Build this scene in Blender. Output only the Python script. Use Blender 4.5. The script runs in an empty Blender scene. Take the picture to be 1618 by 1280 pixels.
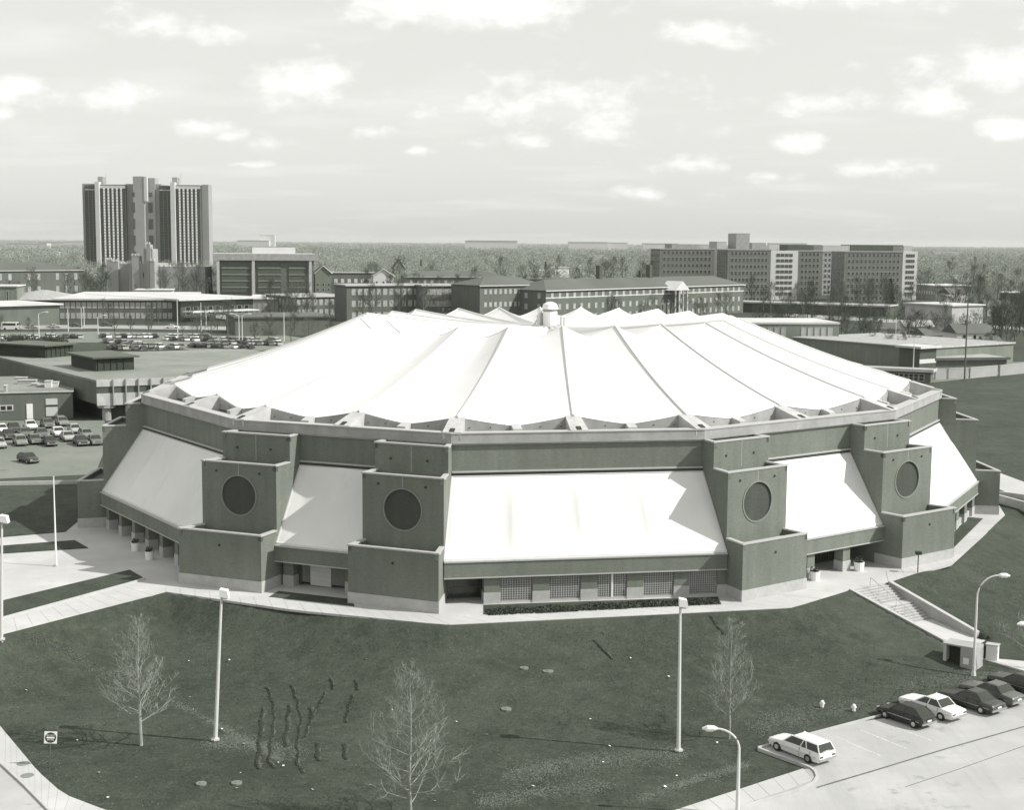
import bpy, bmesh, math, random
import numpy as np
from mathutils import Vector, Matrix
RN = random.Random(11)
NP = np.random.RandomState(5)
SC = bpy.context.scene
COL = SC.collection

# ------------------------------------------------------------------ camera
FPX, YH, CAMZ = 2200.0, 383.0, 30.6
PITCH = math.atan((640 - YH) / FPX); ROLL = math.atan(12.0 / 1618)
cr, sr, cp, sp = math.cos(ROLL), math.sin(ROLL), math.cos(PITCH), math.sin(PITCH)
cam_d = bpy.data.cameras.new('camera'); cam = bpy.data.objects.new('camera', cam_d); COL.objects.link(cam)
U = Vector((0, sp, cp)); X0 = Vector((1, 0, 0)); FW = Vector((0, cp, -sp))
cx = X0 * cr + U * sr; cy = X0 * -sr + U * cr; cz = -FW
M = Matrix((cx, cy, cz)).transposed().to_4x4(); M.translation = (0, 0, CAMZ)
cam.matrix_world = M
cam_d.sensor_width = 36; cam_d.lens = FPX / 1618 * 36
cam_d.clip_start = 1; cam_d.clip_end = 60000
SC.camera = cam

# ------------------------------------------------------------------ sky, sun, exposure
SUN_AZ, SUN_EL = -12.0, 41.0            # direction to the sun, degrees from +x, and its height
world = bpy.data.worlds.new('World'); SC.world = world; world.use_nodes = True
wt = world.node_tree; wt.nodes.clear()
def wn(t, **k):
    n = wt.nodes.new(t)
    for a, b in k.items(): setattr(n, a, b)
    return n
wl = wt.links.new
out = wn('ShaderNodeOutputWorld'); bg = wn('ShaderNodeBackground')
sky = wn('ShaderNodeTexSky', sky_type='NISHITA', sun_disc=False)
sky.sun_elevation = math.radians(SUN_EL); sky.sun_rotation = math.radians(90 - SUN_AZ)
sky.air_density = 1.0; sky.dust_density = 2.2; sky.ozone_density = 1.0
bw = wn('ShaderNodeRGBToBW'); wl(sky.outputs[0], bw.inputs[0])
pw = wn('ShaderNodeMath', operation='POWER'); wl(bw.outputs[0], pw.inputs[0]); pw.inputs[1].default_value = 0.22
ml = wn('ShaderNodeMath', operation='MULTIPLY'); wl(pw.outputs[0], ml.inputs[0]); ml.inputs[1].default_value = 5.1
tint = wn('ShaderNodeMix', data_type='RGBA', blend_type='MULTIPLY'); tint.inputs[0].default_value = 1
wl(ml.outputs[0], tint.inputs[6]); tint.inputs[7].default_value = (1.0, 1.0, 0.955, 1)
# clouds: soft banks that thin towards the zenith, laid out on the sky itself
tc = wn('ShaderNodeTexCoord'); sep = wn('ShaderNodeSeparateXYZ'); wl(tc.outputs['Generated'], sep.inputs[0])
zc = wn('ShaderNodeMath', operation='MAXIMUM'); wl(sep.outputs[2], zc.inputs[0]); zc.inputs[1].default_value = 0.0
za = wn('ShaderNodeMath', operation='ADD'); wl(zc.outputs[0], za.inputs[0]); za.inputs[1].default_value = 0.12
dx = wn('ShaderNodeMath', operation='DIVIDE'); wl(sep.outputs[0], dx.inputs[0]); wl(za.outputs[0], dx.inputs[1])
dy = wn('ShaderNodeMath', operation='DIVIDE'); wl(sep.outputs[1], dy.inputs[0]); wl(za.outputs[0], dy.inputs[1])
cb = wn('ShaderNodeCombineXYZ'); wl(dx.outputs[0], cb.inputs[0]); wl(dy.outputs[0], cb.inputs[1])
nz = wn('ShaderNodeTexNoise'); nz.inputs['Scale'].default_value = 1.25; nz.inputs['Detail'].default_value = 9; nz.inputs['Roughness'].default_value = 0.52
mp = wn('ShaderNodeMapping'); mp.inputs['Location'].default_value = (3.1, 0.7, 0); mp.inputs['Scale'].default_value = (0.8, 1.15, 1)
wl(cb.outputs[0], mp.inputs[0]); wl(mp.outputs[0], nz.inputs['Vector'])
rp = wn('ShaderNodeValToRGB'); rp.color_ramp.elements[0].position = 0.52; rp.color_ramp.elements[1].position = 0.68
wl(nz.outputs[0], rp.inputs[0])
# individual cumulus banks (centre x, centre z of the view direction with y = 1, half width, half height, strength)
CLOUDS = [(-0.1495,0.1088,0.0300,0.0127,1.00),(-0.1314,0.1155,0.0173,0.0091,0.95),(-0.2632,0.1482,0.0236,0.0091,0.70),(-0.2050,0.1446,0.0191,0.0068,0.65),(-0.2973,0.0998,0.0409,0.0091,0.65),(-0.3564,0.1043,0.0250,0.0073,0.60),(-0.2232,0.0792,0.0191,0.0055,1.00),(-0.2018,0.0734,0.0109,0.0036,0.70),(-0.0995,0.0766,0.0127,0.0041,0.75),(-0.0700,0.0640,0.0082,0.0027,0.70),(0.0186,0.0998,0.0682,0.0164,0.60),(0.0732,0.0855,0.0455,0.0118,0.50),(0.0050,0.0721,0.0364,0.0055,0.50),(0.1368,0.1455,0.0282,0.0073,0.90),(0.3459,0.1245,0.0591,0.0136,0.85),(0.2936,0.0998,0.0295,0.0091,0.85),(0.2186,0.0976,0.0386,0.0082,0.65),(0.3414,0.0842,0.0273,0.0068,0.60),(0.2059,0.0730,0.0182,0.0059,0.90),(0.1186,0.0560,0.0341,0.0055,0.60),(0.2595,0.0528,0.0250,0.0050,0.60),(0.1823,0.0484,0.0205,0.0041,0.50),(-0.0291,0.1648,0.0750,0.0127,1.00),(0.1914,0.1697,0.0250,0.0055,0.70),(0.2686,0.1706,0.0273,0.0055,0.70),(0.3641,0.1580,0.0182,0.0082,0.70),(-0.1950,0.0537,0.0164,0.0023,0.70),(-0.3677,0.0864,0.0182,0.0045,0.60),(-0.1518,0.1392,0.0173,0.0059,0.45),(-0.1677,0.0676,0.0273,0.0041,0.40),(0.0914,0.0349,0.0409,0.0036,0.40),(-0.1132,0.0998,0.0273,0.0064,0.35)]
yy = wn('ShaderNodeMath', operation='MAXIMUM'); wl(sep.outputs[1], yy.inputs[0]); yy.inputs[1].default_value = 0.05
gx = wn('ShaderNodeMath', operation='DIVIDE'); wl(sep.outputs[0], gx.inputs[0]); wl(yy.outputs[0], gx.inputs[1])
gz = wn('ShaderNodeMath', operation='DIVIDE'); wl(sep.outputs[2], gz.inputs[0]); wl(yy.outputs[0], gz.inputs[1])
g3 = wn('ShaderNodeCombineXYZ'); wl(gx.outputs[0], g3.inputs[0]); wl(gz.outputs[0], g3.inputs[1])
n2 = wn('ShaderNodeTexNoise'); n2.inputs['Scale'].default_value = 24; n2.inputs['Detail'].default_value = 10; n2.inputs['Roughness'].default_value = 0.62
mp2 = wn('ShaderNodeMapping'); mp2.inputs['Scale'].default_value = (1, 1.7, 1); wl(g3.outputs[0], mp2.inputs[0]); wl(mp2.outputs[0], n2.inputs['Vector'])
last = None
for (ax, az, hw, hh, st) in CLOUDS:
    s = wn('ShaderNodeVectorMath', operation='SUBTRACT'); wl(g3.outputs[0], s.inputs[0]); s.inputs[1].default_value = (ax, az, 0)
    d = wn('ShaderNodeVectorMath', operation='DIVIDE'); wl(s.outputs[0], d.inputs[0]); d.inputs[1].default_value = (hw * 1.65, hh * 1.75, 1)
    l = wn('ShaderNodeVectorMath', operation='LENGTH'); wl(d.outputs[0], l.inputs[0])
    m = wn('ShaderNodeMath', operation='MULTIPLY_ADD'); wl(l.outputs['Value'], m.inputs[0]); m.inputs[1].default_value = -st; m.inputs[2].default_value = st
    if last is None: last = m
    else:
        q = wn('ShaderNodeMath', operation='MAXIMUM'); wl(last.outputs[0], q.inputs[0]); wl(m.outputs[0], q.inputs[1]); last = q
e1 = wn('ShaderNodeMath', operation='MULTIPLY_ADD'); wl(n2.outputs[0], e1.inputs[0]); e1.inputs[1].default_value = 2.3; e1.inputs[2].default_value = -1.27
e2 = wn('ShaderNodeMath', operation='ADD'); wl(last.outputs[0], e2.inputs[0]); wl(e1.outputs[0], e2.inputs[1])
e2.use_clamp = False
e3 = wn('ShaderNodeMapRange', interpolation_type='SMOOTHSTEP'); wl(e2.outputs[0], e3.inputs[0]); e3.inputs[1].default_value = -0.05; e3.inputs[2].default_value = 0.72
e3.inputs[3].default_value = 0; e3.inputs[4].default_value = 1
msk = wn('ShaderNodeMath', operation='GREATER_THAN'); wl(last.outputs[0], msk.inputs[0]); msk.inputs[1].default_value = -0.9
e4 = wn('ShaderNodeMath', operation='MULTIPLY'); wl(e3.outputs[0], e4.inputs[0]); wl(msk.outputs[0], e4.inputs[1])
cm = wn('ShaderNodeMath', operation='MULTIPLY'); wl(rp.outputs[0], cm.inputs[0]); cm.inputs[1].default_value = 0.30
mx = wn('ShaderNodeMath', operation='MAXIMUM'); wl(e4.outputs[0], mx.inputs[0]); wl(cm.outputs[0], mx.inputs[1])
cl = wn('ShaderNodeMath', operation='MULTIPLY'); wl(mx.outputs[0], cl.inputs[0]); cl.inputs[1].default_value = 0.75
mixc = wn('ShaderNodeMix', data_type='RGBA'); wl(cl.outputs[0], mixc.inputs[0]); wl(tint.outputs[2], mixc.inputs[6]); mixc.inputs[7].default_value = (9.6, 9.7, 9.3, 1)
wl(mixc.outputs[2], bg.inputs[0]); bg.inputs[1].default_value = 0.10
wl(bg.outputs[0], out.inputs[0])
sun_d = bpy.data.lights.new('sun', 'SUN'); sun_d.energy = 3.9; sun_d.angle = math.radians(0.5); sun_d.color = (1, 0.985, 0.95)
sun = bpy.data.objects.new('sun', sun_d); COL.objects.link(sun)
sd = Vector((math.cos(math.radians(SUN_EL)) * math.cos(math.radians(SUN_AZ)), math.cos(math.radians(SUN_EL)) * math.sin(math.radians(SUN_AZ)), math.sin(math.radians(SUN_EL))))
sun.rotation_euler = sd.to_track_quat('Z', 'Y').to_euler(); sun.location = (60, 0, 90)
SC.view_settings.view_transform = 'Standard'; SC.view_settings.look = 'None'
SC.view_settings.exposure = 0.30; SC.view_settings.gamma = 1.0; SC.view_settings.use_curve_mapping = False
SC.cycles.max_bounces = 6; SC.cycles.volume_bounces = 0; SC.cycles.transparent_max_bounces = 8

# ------------------------------------------------------------------ where things stand
def ray(px, py):
    x = px - 809; y = 640 - py
    x2 = cr * x - sr * y; y2 = sr * x + cr * y
    return x2, FPX * cp + y2 * sp, -FPX * sp + y2 * cp
def W(px, py, z=0.0):
    """point of the level z that the survey photograph shows at (px, py)"""
    d = ray(px, py); t = (CAMZ - z) / -d[2]
    return Vector((d[0] * t, d[1] * t, z))
EDGE = [W(-900, 1245).xy, W(262, 935).xy, W(705, 989).xy, W(1250, 962).xy, W(1345, 933).xy, W(1404, 922).xy, W(1450, 906).xy, W(1588, 815).xy]
EDGE.append(EDGE[-1] + Vector((40, 60)))
EX = np.array([p.x for p in EDGE]); EY = np.array([p.y for p in EDGE])
DROP = 3.4
def hgt(x, y):
    """height of the land: level round the arena, a bank down to the streets on the near side"""
    x = np.asarray(x, float); y = np.asarray(y, float)
    d = np.full(x.shape, 1e9)
    for i in range(len(EX) - 1):
        ax, ay = EX[i], EY[i]; bx, by = EX[i + 1] - ax, EY[i + 1] - ay
        t = np.clip(((x - ax) * bx + (y - ay) * by) / (bx * bx + by * by), 0, 1)
        d = np.minimum(d, np.hypot(x - ax - bx * t, y - ay - by * t))
    south = y < np.interp(x, EX, EY)
    w = np.clip((x + 5) / 20, 0, 1)
    q = np.clip((d - 0.4) / (16.0 + 3 * w - 7.5 * np.clip((-20 - x) / 10, 0, 1)), 0, 1); k = 2.4 - .75 * w
    f = -DROP * (1 - np.exp(-k * q)) / (1 - np.exp(-k))
    back = np.clip((178 - y) / 26, 0, 1); back = back * back * (3 - 2 * back)
    return np.where(south, f * back, 0.0)
def G(px, py, dz=0.0):
    """point of the land that the photograph shows at (px, py)"""
    z = 0.0
    for _ in range(25):
        p = W(px, py, z); z = 0.5 * z + 0.5 * float(hgt(p.x, p.y))
    p = W(px, py, z); p.z = float(hgt(p.x, p.y)) + dz
    return p

# ------------------------------------------------------------------ materials
MATS = {}
def tone(v, g=None):
    """grey of the print: warm green in the darks, neutral in the lights"""
    k = max(0.0, 0.92 - v / 0.36) if g is None else g
    return (v * (1 - 0.24 * k), v, v * (1 - 0.35 * k) * .985, 1)
def mat(name, v, rough=0.85, var=0.12, scale=1.0, v2=None, scale2=None, bump=0.0, bscale=None, metal=0.0, spec=0.3, stretch=None, g=None, coord='Object', thr=(0.35, 0.65)):
    if name in MATS: return MATS[name]
    m = bpy.data.materials.new(name); m.use_nodes = True; nt = m.node_tree; bs = nt.nodes['Principled BSDF']
    bs.inputs['Roughness'].default_value = rough; bs.inputs['Metallic'].default_value = metal; bs.inputs['Specular IOR Level'].default_value = spec
    c = nt.nodes.new('ShaderNodeTexCoord'); vec = c.outputs[coord]
    if stretch:
        mpn = nt.nodes.new('ShaderNodeMapping'); mpn.inputs['Scale'].default_value = stretch; nt.links.new(vec, mpn.inputs[0]); vec = mpn.outputs[0]
    n = nt.nodes.new('ShaderNodeTexNoise'); n.inputs['Scale'].default_value = scale; n.inputs['Detail'].default_value = 8; n.inputs['Roughness'].default_value = 0.65
    nt.links.new(vec, n.inputs['Vector'])
    r = nt.nodes.new('ShaderNodeValToRGB'); r.color_ramp.elements[0].position = 0.28; r.color_ramp.elements[1].position = 0.72
    r.color_ramp.elements[0].color = tone(v * (1 - var), g); r.color_ramp.elements[1].color = tone(v * (1 + var), g)
    nt.links.new(n.outputs[0], r.inputs[0]); col = r.outputs[0]
    if v2 is not None:
        n3 = nt.nodes.new('ShaderNodeTexNoise'); n3.inputs['Scale'].default_value = scale2; n3.inputs['Detail'].default_value = 6; n3.inputs['Roughness'].default_value = 0.6
        nt.links.new(vec, n3.inputs['Vector'])
        r3 = nt.nodes.new('ShaderNodeMapRange'); r3.inputs[1].default_value = thr[0]; r3.inputs[2].default_value = thr[1]; nt.links.new(n3.outputs[0], r3.inputs[0])
        mm = nt.nodes.new('ShaderNodeMix'); mm.data_type = 'RGBA'; nt.links.new(r3.outputs[0], mm.inputs[0]); nt.links.new(col, mm.inputs[6]); mm.inputs[7].default_value = tone(v2, g)
        col = mm.outputs[2]
    nt.links.new(col, bs.inputs['Base Color'])
    if bump:
        b = nt.nodes.new('ShaderNodeBump'); b.inputs['Strength'].default_value = bump; b.inputs['Distance'].default_value = 0.05
        nb = nt.nodes.new('ShaderNodeTexNoise'); nb.inputs['Scale'].default_value = bscale or scale * 4; nb.inputs['Detail'].default_value = 6
        nt.links.new(vec, nb.inputs['Vector']); nt.links.new(nb.outputs[0], b.inputs['Height']); nt.links.new(b.outputs[0], bs.inputs['Normal'])
    MATS[name] = m; return m
def brickmat(name, v, var=0.10):
    if name in MATS: return MATS[name]
    m = mat(name, v, 0.9, var, 0.35, v2=v * 0.86, scale2=0.12, bump=0.3, bscale=9, g=.38)
    nt = m.node_tree; bs = nt.nodes['Principled BSDF']; src = bs.inputs['Base Color'].links[0].from_socket
    # fine coursing: tone differs a little from brick to brick
    n = nt.nodes.new('ShaderNodeTexNoise'); n.inputs['Scale'].default_value = 1; n.inputs['Detail'].default_value = 2
    mpn = nt.nodes.new('ShaderNodeMapping'); mpn.inputs['Scale'].default_value = (3.2, 3.2, 12); tcn = nt.nodes.new('ShaderNodeTexCoord')
    nt.links.new(tcn.outputs['Object'], mpn.inputs[0]); nt.links.new(mpn.outputs[0], n.inputs['Vector'])
    r = nt.nodes.new('ShaderNodeMapRange'); r.inputs[1].default_value = 0.3; r.inputs[2].default_value = 0.7; r.inputs[3].default_value = 0.90; r.inputs[4].default_value = 1.10
    nt.links.new(n.outputs[0], r.inputs[0])
    mm = nt.nodes.new('ShaderNodeMix'); mm.data_type = 'RGBA'; mm.blend_type = 'MULTIPLY'; mm.inputs[0].default_value = 1
    n5 = nt.nodes.new('ShaderNodeTexNoise'); n5.inputs['Scale'].default_value = 1; n5.inputs['Detail'].default_value = 5
    m5 = nt.nodes.new('ShaderNodeMapping'); m5.inputs['Scale'].default_value = (1.1, 1.1, .09); nt.links.new(tcn.outputs['Object'], m5.inputs[0]); nt.links.new(m5.outputs[0], n5.inputs['Vector'])
    r5 = nt.nodes.new('ShaderNodeMapRange'); r5.inputs[1].default_value = .3; r5.inputs[2].default_value = .7; r5.inputs[3].default_value = .90; r5.inputs[4].default_value = 1.07; nt.links.new(n5.outputs[0], r5.inputs[0])
    q5 = nt.nodes.new('ShaderNodeMath'); q5.operation = 'MULTIPLY'; nt.links.new(r.outputs[0], q5.inputs[0]); nt.links.new(r5.outputs[0], q5.inputs[1])
    nt.links.new(src, mm.inputs[6]); nt.links.new(q5.outputs[0], mm.inputs[7]); nt.links.new(mm.outputs[2], bs.inputs['Base Color'])
    return m
M_brick = brickmat('arena brick', 0.205)
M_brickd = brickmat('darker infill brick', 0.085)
M_stone = mat('split face stone', 0.43, 0.9, 0.12, 1.2, bump=0.3, bscale=6)
M_cap = mat('stone coping', 0.44, 0.8, 0.08, 0.8)
M_conc = mat('cast concrete', 0.40, 0.85, 0.12, 0.7, v2=0.32, scale2=0.5, bump=0.2, bscale=8)
M_concl = mat('pale cast concrete', 0.53, 0.85, 0.12, 0.6, v2=0.43, scale2=0.8)
M_fab = mat('white roof fabric', 0.77, 0.6, 0.03, 0.25, v2=0.69, scale2=0.10, spec=0.3, thr=(.42,.7))
M_seam = mat('ridge cap fabric', 0.60, 0.6, 0.04, 0.5)
M_deck = mat('roof deck gravel', 0.30, 0.95, 0.2, 1.5)
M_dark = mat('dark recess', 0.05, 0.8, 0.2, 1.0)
M_glass = mat('dark window glass', 0.035, 0.18, 0.3, 0.8, spec=0.6)
M_frame = mat('pale metal frame', 0.55, 0.5, 0.05, 1.0, spec=0.5)
M_paleglass = mat('window with drawn blind', 0.42, 0.4, 0.35, 0.35, spec=0.5)
M_door = mat('pale painted door', 0.55, 0.6, 0.05, 1.0)
M_pave = mat('concrete pavement', 0.52, 0.9, 0.12, 0.35, v2=0.44, scale2=0.12, bump=0.15, bscale=3)
M_joint = mat('pavement joint', 0.36, 0.95, 0.1, 1.0)
M_street = mat('worn street concrete', 0.45, 0.9, 0.14, 0.22, v2=0.38, scale2=0.16, bump=0.1, bscale=3, stretch=(1, 1, 1))
M_asph = mat('old asphalt', 0.23, 0.95, 0.14, 0.08, v2=0.18, scale2=0.03)
M_kerb = mat('kerb concrete', 0.46, 0.9, 0.12, 0.8)
M_white = mat('white paint', 0.80, 0.45, 0.03, 1.0, spec=0.5)
M_whiteroof = mat('white flat roof', 0.56, 0.9, 0.10, 0.1)
M_wood = mat('bark', 0.30, 0.9, 0.25, 2.0)
M_barkd = mat('dark bark', 0.13, 0.9, 0.25, 2.0)
M_pole = mat('pale lamp post paint', 0.62, 0.5, 0.05, 1.0, spec=0.5)
M_black = mat('black rubber', 0.03, 0.7, 0.2, 3.0)
M_chrome = mat('dull chrome', 0.55, 0.3, 0.05, 1.0, metal=0.8)
M_roofd = mat('grey shingle roof', 0.14, 0.95, 0.15, 0.2, v2=0.115, scale2=0.05, g=.3)
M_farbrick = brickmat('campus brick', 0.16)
M_farbrick2 = brickmat('pale campus brick', 0.24)
M_leaf = mat('evergreen foliage', 0.045, 0.9, 0.4, 0.8)
M_shrub = mat('shrub foliage', 0.075, 0.9, 0.4, 3.0)
M_soil = mat('bare soil', 0.14, 0.95, 0.3, 1.0)

def stain(m, scale, lo, hi, v, fac, stretch=(1, 1, 1), rot=0.0):
    nt = m.node_tree; bs = nt.nodes['Principled BSDF']; col = bs.inputs['Base Color'].links[0].from_socket; t = nt.nodes.new('ShaderNodeTexCoord')
    n = nt.nodes.new('ShaderNodeTexNoise'); n.inputs['Scale'].default_value = scale; n.inputs['Detail'].default_value = 7; n.inputs['Roughness'].default_value = .65
    q = nt.nodes.new('ShaderNodeMapping'); q.inputs['Scale'].default_value = stretch; q.inputs['Rotation'].default_value = (0, 0, rot); nt.links.new(t.outputs['Object'], q.inputs[0]); nt.links.new(q.outputs[0], n.inputs['Vector'])
    r = nt.nodes.new('ShaderNodeMapRange'); r.inputs[1].default_value = lo; r.inputs[2].default_value = hi; r.inputs[4].default_value = fac; nt.links.new(n.outputs[0], r.inputs[0])
    x = nt.nodes.new('ShaderNodeMix'); x.data_type = 'RGBA'; nt.links.new(r.outputs[0], x.inputs[0]); nt.links.new(col, x.inputs[6]); x.inputs[7].default_value = tone(v); nt.links.new(x.outputs[2], bs.inputs['Base Color'])
stain(M_street, .45, .60, .74, .20, .7); stain(M_street, .5, .52, .75, .30, .6, (1, .12, 1), math.radians(54)); stain(M_pave, .5, .58, .75, .38, .6); stain(M_asph, .25, .56, .7, .13, .7)
stain(M_cap, .8, .55, .7, .32, .6); stain(M_conc, .5, .52, .7, .24, .6, (1, 1, .3)); stain(M_concl, .5, .52, .7, .34, .6, (1, 1, .3)); stain(M_stone, .6, .5, .7, .30, .6, (1, 1, .5))
stain(M_fab, .22, .60, .72, .56, .5, (1, 1, .3)); stain(M_whiteroof, .08, .5, .65, .42, .7)
# ------------------------------------------------------------------ mesh helpers
class MB:
    def __init__(s): s.v = []; s.f = []; s.m = []; s.mi = 0; s.sm = []; s.smooth = False
    def add(s, vs, fs):
        o = len(s.v); s.v += [tuple(v) for v in vs]; s.f += [tuple(i + o for i in f) for f in fs]; s.m += [s.mi] * len(fs); s.sm += [s.smooth] * len(fs)
    def quad(s, a, b, c, d): s.add([a, b, c, d], [(0, 1, 2, 3)])
    def hexa(s, b4, t4): s.add(list(b4) + list(t4), [(3, 2, 1, 0), (4, 5, 6, 7), (0, 1, 5, 4), (1, 2, 6, 5), (2, 3, 7, 6), (3, 0, 4, 7)])
    def box(s, x0, y0, z0, x1, y1, z1): s.hexa([(x0, y0, z0), (x1, y0, z0), (x1, y1, z0), (x0, y1, z0)], [(x0, y0, z1), (x1, y0, z1), (x1, y1, z1), (x0, y1, z1)])
    def prism(s, poly, z0, z1):
        n = len(poly); a = [(p[0], p[1], z0) for p in poly]; b = [(p[0], p[1], z1) for p in poly]
        ar = sum(poly[i][0] * poly[(i + 1) % n][1] - poly[(i + 1) % n][0] * poly[i][1] for i in range(n))
        if ar < 0: a.reverse(); b.reverse()
        s.add(a + b, [tuple(range(n - 1, -1, -1)), tuple(range(n, 2 * n))] + [(i, (i + 1) % n, n + (i + 1) % n, n + i) for i in range(n)])
    def wall(s, p, q, z0, z1, t0, t1):
        """upright slab along p-q between offsets t0..t1 to the right-hand side of p->q"""
        d = (Vector(q[:2]) - Vector(p[:2])).normalized(); n = Vector((d.y, -d.x)); p = Vector(p[:2]); q = Vector(q[:2])
        s.prism([p + n * t0, p + n * t1, q + n * t1, q + n * t0], z0, z1)
    def tube(s, pts, rad, n=6, cap=True):
        pts = [Vector(p) for p in pts]; k = len(pts)
        if not hasattr(rad, '__len__'): rad = [rad] * k
        o = []
        for i, p in enumerate(pts):
            d = (pts[min(i + 1, k - 1)] - pts[max(i - 1, 0)]).normalized()
            a = Vector((0, 0, 1)) if abs(d.z) < 0.9 else Vector((1, 0, 0)); u = d.cross(a).normalized(); w = d.cross(u)
            o += [p + (u * math.cos(2 * math.pi * j / n) + w * math.sin(2 * math.pi * j / n)) * rad[i] for j in range(n)]
        fs = [(i * n + j, i * n + (j + 1) % n, (i + 1) * n + (j + 1) % n, (i + 1) * n + j) for i in range(k - 1) for j in range(n)]
        if cap: fs += [tuple(range(n - 1, -1, -1)), tuple(range((k - 1) * n, k * n))]
        s.add(o, fs)
    def cyl(s, c, r, z0, z1, n=16, r1=None): s.tube([(c[0], c[1], z0), (c[0], c[1], z1)], [r, r if r1 is None else r1], n)
    def mesh(s, name, mats):
        me = bpy.data.meshes.new(name); me.from_pydata(s.v, [], s.f); me.update()
        for m in (mats if isinstance(mats, (list, tuple)) else [mats]): me.materials.append(m)
        if any(s.m): me.polygons.foreach_set('material_index', s.m)
        if any(s.sm): me.polygons.foreach_set('use_smooth', s.sm)
        return me
    def build(s, name, mats, parent=None, kind=None, label=None):
        return link(s.mesh(name, mats), name, parent, kind, label)
def link(me, name, parent=None, kind=None, label=None):
    o = bpy.data.objects.new(name, me); COL.objects.link(o)
    if parent is not None:
        o.parent = parent
        if parent.get('_w'): o.location = -parent.location
    if kind: o['kind'] = kind
    if label: o['label'] = label
    return o
WORLD_ROOTS = []
def thing(name, label, cat, loc=(0, 0, 0), rz=0.0, group=None, world=False):
    o = bpy.data.objects.new(name, None); COL.objects.link(o); o.empty_display_size = 0.3
    o.location = Vector(loc); o.rotation_euler = (0, 0, rz); o['label'] = label; o['category'] = cat
    if group: o['group'] = group
    if world: o['_w'] = 1; WORLD_ROOTS.append(o)
    return o
def tag(o, label, cat, group=None):
    o['label'] = label; o['category'] = cat
    if group: o['group'] = group
    return o
KIDS = {}
def dup(root, loc, rz=None, label=None, group=None, scale=None):
    def cp_(o, par):
        c = o.copy(); COL.objects.link(c); c.parent = par
        for ch in kids(o): cp_(ch, c)
        return c
    c = cp_(root, None); c.location = Vector(loc)
    if rz is not None: c.rotation_euler = (0, 0, rz)
    if label: c['label'] = label
    if group: c['group'] = group
    if scale: c.scale = scale if hasattr(scale, '__len__') else (scale,) * 3
    return c
def kids(o):
    k = o.name
    if k not in KIDS: KIDS[k] = list(o.children)
    return KIDS[k]
def V2(p): return Vector((p[0], p[1]))
def tri_obj(name, V, m, parent=None, kind=None):
    n = len(V); me = bpy.data.meshes.new(name); me.vertices.add(n); me.vertices.foreach_set('co', V.astype(np.float32).ravel())
    me.loops.add(n); me.loops.foreach_set('vertex_index', np.arange(n, dtype=np.int32)); me.polygons.add(n // 3); me.polygons.foreach_set('loop_start', np.arange(0, n, 3, dtype=np.int32))
    me.update(calc_edges=True); me.validate(); me.materials.append(m); return link(me, name, parent, kind)
def struct(name, mb, m): return mb.build(name, m, None, 'structure')

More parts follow.
